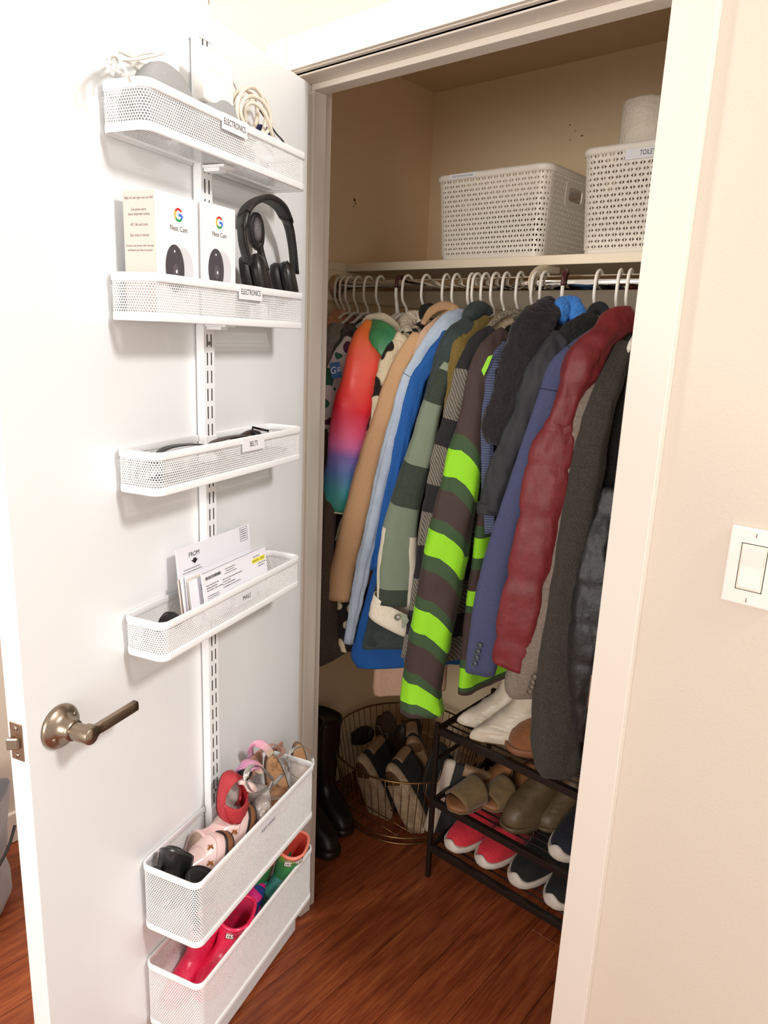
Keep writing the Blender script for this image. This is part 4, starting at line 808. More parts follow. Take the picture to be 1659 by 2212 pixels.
# ---- taupe blazer
M_tp = cloth('taupe_linen', '6d6054', '83766a', 180, bs=300, bd=.0006)
g = garment('taupe_blazer', 'taupe linen blazer with stacked brown cuff buttons behind the puffer', 'blazer', .575, .7)
body(g, .575, [(1365, 720, .42), (1340, 770, .38), (1312, 815, .35), (1285, 850, .335), (1270, 930, .33), (1255, 1020, .33), (1238, 1120, .33), (1220, 1220, .33)], M_tp, thick=.014, seed=25)
sleeve(g, [(1325, 800, .34, 28), (1290, 835, .31, 40), (1265, 862, .295, 44), (1252, 900, .288, 42), (1247, 945, .283, 40), (1240, 993, .28, 38), (1228, 1080, .275, 38), (1210, 1180, .27, 42), (1190, 1280, .266, 48), (1168, 1361, .262, 60), (1142, 1430, .26, 80), (1128, 1480, .259, 78), (1127, 1502, .259, 60)], M_tp, seed=25, fold=.03, amp=.0018)
for (u, v) in ((1153, 1463), (1149, 1475), (1147, 1485), (1143, 1495)):
    p = aY(u, v, .228); vd = nrm(CAM-p); part(g, 'cuff_button', lathe([(.0068, 0), (.0068, .0022), (.0055, .0028), (.0045, .0016), (.0005, .0016)], p, vd, 18), mat('brown_button', '5b4a3c', .3))
# ---- grey brown coat
M_gc = cloth('charcoal_brown_boucle', '211d19', '443e36', 380, bs=300, bd=.0025, bst=.9)
g = garment('charcoal_wool_coat', 'long charcoal brown wool coat at the right end of the opening', 'coat', .60, .5)
body(g, .60, [(1372, 690, .44), (1352, 720, .41), (1335, 765, .37), (1318, 810, .34), (1300, 870, .325), (1285, 940, .315), (1270, 1020, .31), (1255, 1120, .305), (1240, 1230, .30), (1225, 1340, .295), (1208, 1450, .29), (1192, 1560, .285), (1180, 1640, .285), (1185, 1668, .29)], M_gc, thick=.026, seed=26, amp=.003)
sleeve(g, [(1352, 750, .36, 46), (1328, 800, .32, 50), (1308, 850, .295, 54), (1290, 910, .285, 62), (1272, 993, .275, 70), (1254, 1094, .268, 72), (1234, 1228, .26, 74), (1215, 1361, .255, 78), (1200, 1495, .25, 90), (1198, 1596, .247, 104), (1203, 1650, .247, 98), (1206, 1672, .247, 76)], M_gc, seed=26, fold=.07, amp=.003, sc_=18, mx=.045)
roll(g, [(1345, 770, .38), (1350, 730, .40), (1356, 705, .42), (1366, 690, .44)], [.012, .018, .018, .013], M_gc, 'collar', seed=5)
# ---- black puffer and last brown garment
M_bp = cloth('black_down_nylon', '151312', '1f1c1b', 30, bs=60, bd=.002, bst=.8, rough=.5)
g = garment('black_puffer', 'black quilted puffer sleeve squeezed against the right door frame', 'jacket', .655, .55)
sleeve(g, [(1318, 1060, .29, 30), (1306, 1120, .28, 44), (1294, 1180, .265, 58), (1284, 1240, .255, 66), (1276, 1300, .25, 70), (1268, 1365, .245, 70), (1262, 1430, .242, 66), (1260, 1495, .24, 54), (1259, 1560, .24, 38), (1258, 1600, .24, 22)], M_bp, seed=27, puff=(7, .09), amp=.0022, sc_=30, mx=.036, k=8, n=36)
body(g, .655, [(1400, 700, .44), (1378, 740, .40), (1362, 800, .36), (1350, 900, .34), (1338, 1000, .33), (1326, 1120, .32), (1312, 1260, .31), (1298, 1400, .30), (1286, 1520, .30)], M_bp, thick=.024, amp=.004, seed=27)
g = garment('dark_brown_coat', 'dark brown coat showing only as a sliver beside the right jamb', 'coat', .69, .7)
body(g, .69, [(1410, 690, .44), (1385, 705, .40), (1368, 740, .36), (1358, 800, .33), (1348, 900, .32), (1342, 1000, .32), (1332, 1120, .32), (1322, 1240, .32)], cloth('dark_brown_wool', '2b241d', '3b332a', 300), thick=.022, seed=28)
# ---------------------------------------------------------------- hangers
M_hg = mat('white_hanger_plastic', 'ece6da', .3)
r0 = .0036
def hook_pts(x, y, z):
    pts = [(0, .0235, -.004), (0, .0222, .010), (0, .013, .0215), (0, .0, .0252), (0, -.014, .0212), (0, -.0232, .009), (0, -.0255, -.008), (0, -.0255, -.028), (0, -.020, -.042), (0, -.006, -.056), (0, 0, -.066), (0, 0, -.078)]
    return [np.array([x, y, z])+np.array(p) for p in pts]
def make_hanger(lab, hx):
    h = thing('plastic_hanger', lab, 'hanger', (hx, RY, RZ), 'white hangers along the rod')
    part(h, 'hook', tube(hook_pts(hx, RY, RZ), r0, 10, 4), M_hg)
    z0 = RZ-.076; c = np.array([hx, RY, 0])
    part(h, 'arms', tube([c+np.array([0, -.145, z0-.066]), c+np.array([0, -.13, z0-.050]), c+np.array([0, -.07, z0-.024]), c+np.array([0, -.03, z0-.003]), c+np.array([0, 0, z0]), c+np.array([0, .03, z0-.003]), c+np.array([0, .07, z0-.024]), c+np.array([0, .13, z0-.050]), c+np.array([0, .145, z0-.066])], .0045, 10, 4), M_hg)
    part(h, 'trouser_bar', tube([c+np.array([0, -.145, z0-.066]), c+np.array([0, -.12, z0-.074]), c+np.array([0, .12, z0-.074]), c+np.array([0, .145, z0-.066])], .0038, 10, 4), M_hg)
    return h
held = {'L0': 'the long dark coat at the rod end', 'L1': 'the peach blouse', 'L2': 'the grey speckled sweater', 'L3': 'the charcoal fleece top', 'L4': 'the printed white jacket', 'L5': 'nothing visible, just left of the red-wrapped hook', 'RB': 'the rainbow jacket',
        'SH': 'the cow print sherpa', 'CM': 'the camel coat', 'LT': 'the long tan coat', 'LB': 'the pale blue shirt', 'BF': 'the royal blue fleece', 'SL': 'the slate hoodie', 'GP': 'the green plaid overshirt', 'OL': 'the olive sweater', 'PL': 'the grey plaid coat',
        'ST': 'the lime striped jacket', 'RI': 'the ribbed blue sweater', 'BK': 'the black sherpa panel jacket', 'NV': 'the navy blazer', 'BU': 'the burgundy puffer'}
proto = None; rr_ = random.Random(5)
for key, what in held.items():
    lab = 'white plastic hanger holding '+what; x = HX[key]
    if proto is None: h = proto = make_hanger(lab, x)
    else:
        h = proto.copy(); C.objects.link(h)
        for ch in list(proto.children):
            c = ch.copy(); C.objects.link(c); c.parent = h
        h['label'] = lab; h.location = (x, RY, RZ)
    h.rotation_euler = (0, 0, math.radians(rr_.uniform(4, 14)))
for x, what in ((.592, 'the taupe blazer'), (.622, 'the charcoal wool coat')):
    h = proto.copy(); C.objects.link(h); h.location = (x, RY, RZ); h['label'] = 'white plastic hanger holding '+what
    for ch in list(proto.children): c = ch.copy(); C.objects.link(c); c.parent = h
M_rw = mat('dark_red_wrap', '4a1a1e', .35)
for key, what in (('R1', 'left hanger with a dark red covered hook tip, among the leftmost coats'), ('RD', 'right hanger with a dark red covered hook tip, above the blue fleece collar')):
    x = HX[key]; h = thing('wrapped_hanger', what, 'hanger', (x, RY, RZ), 'hangers with dark red hook tips')
    P = hook_pts(x, RY, RZ); sh = [p+np.array([.0, 0, 0]) for p in P]
    part(h, 'hook', tube(P[6:9]+[np.array([x, RY-.012, RZ-.066]), np.array([x, RY-.004, RZ-.080])], [.0042, .0045, .0045, .0055, .006], 12, 4), M_hg)
    part(h, 'hook_cover', tube(P[:7], .0052, 12, 4), M_rw)
    c = np.array([x, RY, RZ-.078])
    part(h, 'arms', tube([c+np.array([0, -.13, -.055]), c+np.array([0, -.07, -.022]), c, c+np.array([0, .07, -.022]), c+np.array([0, .13, -.055])], [.004, .006, .008, .006, .004], 12, 4), M_hg)
    h.rotation_euler = (0, 0, math.radians(16))
# ================================================================ shoes
def outline(x0, x1, hw, pt=0.0, n=32, z=0.0, lean=0.0):
    """foot-shaped ring: x0 heel, x1 toe, hw half width, pt 0 round toe .. 1 pointed toe"""
    th = np.arange(n)*2*math.pi/n; c, s = np.cos(th), np.sin(th)
    x = (x0+x1)/2+(x1-x0)/2*np.where(c > 0, abs(c)**.85, -abs(c)**.97)
    q = (x-x0)/max(1e-6, x1-x0); wv = .80+.22*np.clip((q-.15)/.5, 0, 1)**1.2
    wv = wv*(1-pt*.55*np.clip((q-.5)/.5, 0, 1)**1.1)
    y = hw*wv*np.sign(s)*abs(s)**(.8+pt*.25)
    return np.column_stack([x, y+lean*hw*q, np.full(n, z)])
def stack(levels, k=4, n=32):
    """levels: (z, x0, x1, hw, pt)"""
    Q = cat(np.array([list(l)+[0]*(5-len(l)) for l in levels], float), k)
    return [outline(q[1], q[2], q[3], max(0, q[4]), n, q[0]) for q in Q]
def toe_wrap(L, Wd):
    """rubber sole whose top edge waves up over the toe"""
    R = []
    for z, a, b, h, t in ((0, .03, .95, .86, 0), (.03, .0, .99, .96, 0), (.07, -.005, 1.0, 1.0, 0), (.095, .0, 1.0, 1.0, .5), (.100, .0, .995, .99, 1), (.098, .012, .98, .96, 1)):
        o = outline(a*L, b*L, h*Wd, 0, 48, z*L); q = np.clip((o[:, 0]/L-.86)/.14, 0, 1); y = o[:, 1]/Wd; up_ = np.exp(-(y/.42)**2)*q**.8*.085*L*t+.012*L*t*np.cos(o[:, 0]/L*9)
        o[:, 2] += up_; o[:, 0] -= up_*.38; R.append(o)
    return loft(R)
def frame(toe_dir, up):
    X = nrm(toe_dir); Z = nrm(np.asarray(up, float)-X*(np.asarray(up, float)@X)); return np.array([X, np.cross(Z, X), Z])
def shoe(name, label, cat_, loc, toe, up, L, Wd, spec, group=None):
    """spec: list of (part name, levels or geo, material, extra) in units of shoe length L and half width Wd"""
    M = frame(toe, up); r = thing(name, label, cat_, np.asarray(loc), group)
    for it in spec:
        nm, g, m = it[:3]; kw = it[3] if len(it) > 3 else {}
        kw = dict(kw); cr = kw.pop('crumple', None); k = kw.pop('k', 4); cap = kw.pop('cap', (True, True))
        if isinstance(g, list): g = loft(stack([(z*L, a*L, b*L, h*Wd, *r_) for z, a, b, h, *r_ in g], k), cap)
        g = xf(g, M, loc)
        if cr: g = crumple(g, *cr)
        part(r, nm, g, m, **kw)
    r['L'] = L; return r
SOLE = [(0, .03, .95, .86), (.03, .0, .99, .96), (.07, -.005, 1.0, 1.0), (.105, .0, .995, 1.0), (.112, .01, .985, .97)]
def sneaker_upper(z0=.105, h=.34):
    return [(z0, .012, .975, .95), (z0+.05, .005, .965, .95), (z0+.10, .005, .93, .90), (z0+.14, .01, .86, .84), (z0+.175, .015, .76, .78), (z0+.21, .02, .66, .70), (z0+.25, .02, .56, .64), (z0+h, .01, .47, .58)]
M_wsole = mat('white_rubber', 'd9cfc4', .6, bs=90, bd=.0005, var='c4b8a8', vs=25); M_insd = mat('shoe_inside', '2a2420', .9)
def opening(z0=.105, h=.34): return ('opening', [(z0+h+.001, .03, .45, .50), (z0+h-.04, .05, .43, .42)], M_insd)
def toe_bumper(z0=.10, hgt=.10, half=.30):
    """rubber tongue rising over the toe"""
    rings = []
    for t in np.linspace(0, 1, 8):
        zz = z0+hgt*t; a = half*(1-t**1.6)+.02; row = []
        for q in np.linspace(-1, 1, 11):
            x = (1.0-.012-.05*t**2)-.10*(q*a)**2*6; row.append((x, q*a*.36, zz))
        rings.append(row)
    return rings
# ---------------------------------------------------------------- shoe rack
M_rack = mat('bronze_black_metal', '2b211c', .45, .5)
RX0, RX1, RY0, RY1 = .165, .80, .412, .70; RZS = (.110, .262, .492)
rk = thing('shoe_rack', 'dark metal three tier shoe rack standing under the coats', 'shoe rack', ((RX0+RX1)/2, .55, 0))
for x in (RX0, RX1):
    for y in (RY0, RY1): part(rk, 'post', box((x, y, .252), (.013, .013, .504)), M_rack, smooth=False, bevel=.0015)
for z in RZS:
    sh = part(rk, 'shelf_frame', join(bx(RX0, RX1, RY0-.006, RY0+.006, z-.020, z), bx(RX0, RX1, RY1-.006, RY1+.006, z-.020, z), bx(RX0-.006, RX0+.006, RY0, RY1, z-.016, z-.002), bx(RX1-.006, RX1+.006, RY0, RY1, z-.016, z-.002)), M_rack, smooth=False, bevel=.0015)
    for i in range(11):
        y = RY0+.012+i*(RY1-RY0-.024)/10
        part(sh, 'shelf_wire', tube([(RX0, y, z-.005), (RX1, y, z-.005)], .0028, 8, 1, smooth=False), M_rack)
for z in (.386,): part(rk, 'side_rail', bx(RX0-.004, RX0+.004, RY0, RY1, z-.004, z+.004), M_rack, smooth=False)
TD = (-.12, -1, 0)
def red_spec(m, mcap=M_wsole):
    rings = toe_bumper()
    return [('sole', SOLE, mcap, {'crumple': (.0012, 60, 2)}), ('upper', sneaker_upper(), m, {'crumple': (.002, 34, 3)}), opening(),
            ('toe_cap', None, mcap)]
def bumper_geo(L, Wd):
    R = []
    for t in np.linspace(0, 1, 9):
        row = []; half = .50*(1-t)**.5+.02
        for q in np.linspace(-1, 1, 13):
            a = q*half; zz = .10+.085*t*(1-abs(q)*.0); xx = (.985-.055*t**1.5)-.16*abs(a)**2.2-.004
            row.append((xx*L+.003, a*Wd*1.0, (zz+.0*abs(q))*L))
        R.append(row)
    return loft(R, closed=False)
M_red = cloth('red_knit', 'c01f2c', 'd43040', 160, bs=220, bd=.001, sheen=.1); M_bkn = cloth('black_knit', '0d0c0a', '191813', 200, bs=220, bd=.001, sheen=.05); M_navk = cloth('navy_knit', '0f1019', '171a28', 200, bs=220, bd=.001, sheen=.05)
def knit(label, toe_xy, z, m, L=.235, Wd=.049, group=None, up=(0, 0, 1), td=TD):
    t = nrm(td); loc = np.array([toe_xy[0], toe_xy[1], z])-t*L
    s = shoe('sneaker', label, 'shoe', loc, t, up, L, Wd, [('sole', toe_wrap(L, Wd*1.04), M_wsole, {'crumple': (.0012, 60, 2)}), ('upper', sneaker_upper(.08), m, {'crumple': (.0022, 34, 3)}), opening(.08)], group)
    return s
g_ = 'knit sneakers on the bottom rack shelf'
rz = RZS[0]+.0005
knit('left red knit sneaker with white toe cap on the bottom rack shelf', (.225, .420), rz, M_red, group=g_)
knit('right red knit sneaker with white toe cap, next to the black pair', (.326, .428), rz, M_red, group=g_)
knit('left black knit sneaker with white sole, next to the red pair', (.435, .428), rz, M_bkn, L=.265, Wd=.052, group=g_)
knit('right black knit sneaker with white sole, nearest the right frame', (.545, .428), rz, M_bkn, L=.265, Wd=.052, group=g_)
knit('dark navy knit sneaker with thick white sole on the middle rack shelf', (.548, .420), RZS[1]+.0005, M_navk, L=.27, Wd=.052, td=(-.10, -1, 0))
# chelsea boots, pointed boots, slipper, mules
M_olb = cloth('olive_brown_leather', '54442d', '63523a', 18, bs=160, bd=.0004, rough=.5, sheen=0)
def boot_levels(): return [(.075, .02, .97, .92), (.12, .01, .975, .94), (.18, .01, .96, .92), (.25, .01, .90, .86), (.31, .01, .80, .80), (.37, .01, .70, .76), (.44, .01, .60, .72), (.52, .01, .53, .70), (.62, .01, .49, .70), (.72, .0, .49, .71)]
def anklel(label, toe_xy, z, L, Wd, td, m, group): 
    t = nrm(td); loc = np.array([*toe_xy, z])-t*L
    return shoe('ankle_boot', label, 'boot', loc, t, (0, 0, 1), L, Wd, [('sole', [(0, .02, .96, .92), (.04, .0, 1, 1.0), (.075, .0, 1, 1.0), (.078, .02, .98, .94)], m, {}), ('upper', boot_levels(), m, {'crumple': (.003, 22, 5)}), ('opening', [(.721, .04, .45, .60), (.65, .06, .43, .5)], M_insd)], group)
anklel('front olive brown leather ankle boot in the middle of the rack', (.392, .428), RZS[1]+.0005, .262, .052, (-.22, -1, 0), M_olb, 'olive brown ankle boots')
anklel('rear olive brown leather ankle boot, half in shadow beside the navy sneaker', (.452, .500), RZS[1]+.0005, .20, .047, (-.30, -1, 0), M_olb, 'olive brown ankle boots')
M_crm = cloth('cream_leather', 'cdbfa8', 'd8cbb6', 10, bs=120, bd=.0004, rough=.42, sheen=0)
def pointed(label, toe_xy, z, td):
    L, Wd = .245, .054; t = nrm(td); loc = np.array([*toe_xy, z])-t*L
    return shoe('pointed_boot', label, 'boot', loc, t, (0, 0, 1), L, Wd, [('sole', [(0, .1, .97, .8, .9), (.02, .05, 1, .9, 1)], mat('tan_sole', '8a6a48', .5), {}),
        ('upper', [(.02, .04, 1.0, .90, 1), (.06, .02, .995, .98, 1), (.11, .01, .96, .98, .9), (.17, .0, .88, .92, .7), (.23, .0, .78, .86, .5), (.30, .0, .68, .80, .3), (.38, .0, .58, .76, .1), (.48, .0, .52, .78), (.60, -.01, .52, .80), (.78, -.02, .54, .84)], M_crm, {'crumple': (.004, 20, 6), 'k': 6}),
        ('opening', [(.781, .02, .50, .7), (.70, .04, .48, .6)], M_insd), ('heel', [(-.0, .02, .18, .5), (.02, .0, .24, .6)], MATS['tan_sole'], {})], 'cream pointed ankle boots')
pointed('front cream leather pointed ankle boot on top of the rack', (.266, .420), RZS[2]+.0005, (-.66, -.75, 0))
pointed('rear cream leather pointed ankle boot, left of its pair on the rack', (.196, .462), RZS[2]+.0005, (-.66, -.75, 0))
M_sued = cloth('chestnut_suede', '7c4a26', '8f5a30', 30, bs=200, bd=.001, sheen=.3); M_sole2 = mat('slipper_sole', '8b5a3d', .6)
L = .25; t = nrm((-.55, -.85, 0)); loc = np.array([.372, .440, RZS[2]+.0005])-t*L
shoe('suede_slipper', 'chestnut brown suede slipper half hidden behind the charcoal coat hem', 'slipper', loc, t, (0, 0, 1), L, .055, [('sole', [(0, .02, .97, .92), (.04, .0, 1.0, 1.02), (.085, .0, 1.0, 1.03), (.092, .02, .98, .97)], M_sole2), ('upper', [(.09, .02, .97, .95), (.15, .02, .96, .95), (.22, .02, .92, .9), (.29, .03, .83, .83), (.35, .06, .70, .72), (.38, .1, .60, .6)], M_sued, {'crumple': (.002, 30, 7)}), opening(.05, .34)])
M_mule = cloth('khaki_suede', '6a5334', '7d6542', 40, bs=200, bd=.0008, sheen=.2); M_foot = mat('tan_footbed', '9a6842', .55, var='7d4f30', vs=14)
def mule(label, toe_xy, z, td, L=.235):
    Wd = .044; t = nrm(td); loc = np.array([*toe_xy, z])-t*L; r = frame(t, ZV)
    def footbed():
        R = []
        for q in np.linspace(0, 1, 22):      # rises from the toe to a high heel
            x = q*L; zt = .018+.072*(1-min(1, max(0, (q-.02)/.62)))**1.6; w_ = Wd*(.70+.30*np.clip((q-.2)/.5, 0, 1))*math.sqrt(max(.02, 1-abs((q-.5)*2)**6)); R.append([(x, -w_, zt-.012), (x, -w_*1.02, zt), (x, 0, zt-.002), (x, w_*1.02, zt), (x, w_, zt-.012), (x, 0, zt-.013)])
        return loft(R)
    def wedge():
        R = []
        for q in np.linspace(0, 1, 18):
            x = q*L; zt = .018+.072*(1-min(1, max(0, (q-.02)/.62)))**1.6-.012; w_ = Wd*(.70+.30*np.clip((q-.2)/.5, 0, 1))*math.sqrt(max(.02, 1-abs((q-.5)*2)**6)); zb = 0 if q > .45 or q < .3 else .006; R.append([(x, -w_*.96, zb), (x, -w_, zt), (x, w_, zt), (x, w_*.96, zb)])
        return loft(R)
    def band():
        R = []
        for q in np.linspace(.56, .90, 10):
            row = []
            for a in np.linspace(0, math.pi, 15): row.append((q*L, Wd*1.07*math.cos(a), .016+math.sin(a)**.8*(.056-.034*(q-.56)/.34)))
            R.append(row)
        return loft(R, closed=False)
    return shoe('wedge_mule', label, 'sandal', loc, t, ZV, L, Wd, [('wedge', wedge(), M_mule), ('footbed', footbed(), M_foot), ('toe_band', band(), M_mule, {'solid': .003})], 'open toe wedge mules')
mule('front khaki suede open toe mule at the left of the middle rack shelf', (.232, .400), RZS[1]+.0005, (-.25, -1, 0))
mule('rear khaki suede open toe mule, behind the front one on the middle shelf', (.292, .475), RZS[1]+.0005, (-.30, -1, 0), .20)
# ---------------------------------------------------------------- tall rubber boots by the left wall
M_rub = mat('black_rubber', '1c1815', .33, var='28211d', vs=20)
def tall(label, toe_xy, td, L=.27, group='tall dark rubber boots'):
    Wd = .050; t = nrm(td); loc = np.array([*toe_xy, 0])-t*L
    lv = [(.10, .01, .975, .95), (.16, .01, .97, .96), (.23, .01, .92, .92), (.30, .01, .80, .86), (.36, .02, .66, .8), (.43, .03, .54, .76), (.54, .03, .50, .80), (.8, .0, .50, .95), (1.1, -.02, .52, 1.08), (1.45, -.03, .53, 1.12)]
    return shoe('tall_boot', label, 'boot', loc, t, ZV, L, Wd, [('sole', [(0, .02, .96, .94), (.03, .0, 1.0, 1.06), (.07, .0, 1.0, 1.07), (.10, .01, .99, 1.0)], M_rub), ('shaft', lv, M_rub, {'crumple': (.002, 14, 5), 'cap': (True, False)}), ('top_band', [(1.41, -.045, .545, 1.2), (1.46, -.045, .545, 1.2), (1.462, -.02, .52, 1.05), (1.40, -.01, .51, 1.0)], M_rub), ('shoe_lining', [(1.455, -.01, .51, 1.0), (1.2, .0, .50, .9), (1.0, .02, .48, .8)], mat('boot_lining', '26201b', .9), {'cap': (False, True)})], group)
tall('front tall dark rubber boot standing by the door hinge side', (-.078, .268), (.985, -.17, 0), .262)
tall('rear tall dark rubber boot between the front boot and the wire basket', (-.122, .372), (.975, -.22, 0), .235)
# ---------------------------------------------------------------- wire basket
M_gold = mat('antique_brass_wire', '8a6a42', .32, .9)
bc = np.array([-.100, .616, 0]); RB_, RT_, HB_ = .200, .246, .253
wb = thing('wire_basket', 'large round brass wire basket on the closet floor filled with shoes', 'basket', bc)
def circ(r, z, n=56): return [bc+np.array([r*math.cos(a), r*math.sin(a), z]) for a in np.linspace(0, 2*math.pi, n, endpoint=False)]
part(wb, 'top_ring', tube(circ(RT_, HB_), .0034, 8, 1, closed=True), M_gold)
part(wb, 'bottom_ring', tube(circ(RB_-.004, .0035), .0032, 8, 1, closed=True), M_gold)
part(wb, 'floor_ring', tube(circ(RB_+.004, .030), .0030, 8, 1, closed=True), M_gold)
w0 = None
for i in range(60):
    a = i*2*math.pi/60; e = np.array([math.cos(a), math.sin(a), 0])
    P = [bc+e*(RB_-.004)+ZV*.004, bc+e*(RB_+.003)+ZV*.02, bc+e*(RB_+.012)+ZV*.08, bc+e*(RT_-.002)+ZV*(HB_+.001)]
    if w0 is None: w0 = part(wb, 'upright_wire', tube(P, .0014, 6, 3), M_gold)
    else: c = w0.copy(); C.objects.link(c); c.parent = wb; c.rotation_euler = (0, 0, a)
for i in range(9):
    y = -.16+.04*i; hx_ = math.sqrt(max(0, (RB_-.002)**2-y*y)); part(wb, 'bottom_wire', tube([bc+np.array([-hx_, y, .030]), bc+np.array([hx_, y, .030])], .0016, 6, 1, smooth=False), M_gold)
# shoes inside the wire basket
M_rbs = mat('beige_ribbed_sole', 'cdb493', .65, var='a58a6c', vs=30); M_kn = cloth('dark_grey_knit', '201e1f', '2b292a', 200, bs=220, bd=.001, sheen=.05); M_strp = mat('tan_heel_strap', '9a7757', .5)
def treads(L, Wd):
    gs = []
    for i in range(30):
        q = .26+i*.0235; hw = Wd*(.80+.22*min(1, max(0, (q-.15)/.5))**1.2)*math.sqrt(max(0, 1-abs(2*q-1)**5))*.93
        gs.append(box((q*L, 0, -.0008), (L*.0125, 2*hw, .0022)))
    return join(*gs)
def insole_patch(L, Wd): return [(-.006, .05, .27, .55), (-.001, .04, .28, .6)]
def basket_shoe(label, heel, toe, up, Wd=.045, m=None, sole=None, upm=None, L=None):
    heel = np.asarray(heel); d = np.asarray(toe)-heel; L = np.linalg.norm(d)
    return shoe('sneaker', label, 'shoe', heel, d, up, L, Wd, [('sole', [(0, .03, .95, .84), (.02, .0, .985, .95), (.07, -.015, .995, 1.02), (.105, -.012, .99, 1.02), (.112, .01, .98, .97)], sole or M_rbs, {}), ('tread', treads(L, Wd), sole or M_rbs, {'kind': 'stuff', 'smooth': False}),
        ('heel_inset', [(-.004, .05, .27, .60), (.001, .04, .28, .64)], mat('brown_rubber', '5e4224', .6)), ('upper', sneaker_upper(.105, .36), upm or M_kn, {'crumple': (.002, 30, 4)}), ('heel_strap', [(.20, -.008, .11, .50), (.30, -.008, .10, .48), (.42, -.004, .10, .46), (.47, .0, .09, .44)], M_strp), opening(.105, .36)], 'shoes in the wire basket')
basket_shoe('left sneaker leaning heel up with beige ribbed sole facing the room, in the wire basket', aY(772, 1640, .468), aY(832, 1800, .530), (-.12, .8, .15), .041)
basket_shoe('right sneaker leaning heel up with beige ribbed sole facing the room, in the wire basket', aY(836, 1660, .470), aY(906, 1806, .530), (-.15, .8, .15), .042)
M_strs = mat('white_stripe', 'd8cabb', .6)
s3 = basket_shoe('black sneaker with layered tan heel standing behind the ribbed pair in the basket', aY(890, 1600, .60), aY(915, 1700, .66), (-.5, .35, .6), .042, sole=M_strp)
s4 = basket_shoe('black sneaker with a white edged sole lying at the right of the wire basket', aY(962, 1640, .50), aY(915, 1790, .52), (.75, .30, .45), .038, sole=mat('white_edge_sole', 'c9b9a8', .6))
M_bsu = cloth('brown_suede', '4b3521', '5a4229', 30, bs=200, bd=.001); M_bl = cloth('dark_brown_leather', '2a1e15', '35281c', 30, bs=100, bd=.0004, rough=.5)
def basket_boot(label, heel, toe, up, m, Wd=.044, name='shoe', laces=False):
    heel = np.asarray(heel); d = np.asarray(toe)-heel; L = np.linalg.norm(d)
    r = shoe(name, label, 'shoe', heel, d, up, L, Wd, [('sole', SOLE, M_bl), ('upper', sneaker_upper(.105, .33), m, {'crumple': (.002, 30, 4)}), opening(.105, .33)], 'shoes in the wire basket')
    if laces:
        M = frame(d, up)
        for i, (a, b) in enumerate((((.50, .02, .40), (.30, .14, .62)), ((.44, -.03, .43), (.16, .02, .70)))):
            P = [np.array([a[0], a[1], a[2]])*L, np.array([(a[0]+b[0])/2, a[1]+.12, b[2]])*L, np.array(b)*L, np.array([b[0]+.12, b[1]-.2, b[2]-.12])*L, np.array([a[0]+.05, a[1]-.2, a[2]-.02])*L]
            part(r, 'lace', xf(tube(P, .0013, 6, 8), M, heel), mat('lace_grey', '8d8072', .7))
    return r
basket_boot('brown suede shoe with loose pale laces at the back of the wire basket', aY(838, 1535, .74), aY(850, 1660, .70), (.2, -.75, .6), M_bsu, laces=True)
basket_boot('dark brown shoe upright at the back right of the wire basket', aY(905, 1545, .74), aY(880, 1650, .74), (.1, -.75, .6), M_bl)
basket_boot('dark loafer lying along the left side of the wire basket', aY(752, 1600, .66), aY(810, 1590, .70), (-.25, -.35, .9), M_kn)
basket_boot('black trainer squeezed at the right of the wire basket beside the rack', aY(950, 1600, .60), aY(930, 1720, .58), (.6, -.3, .6), M_bkn)
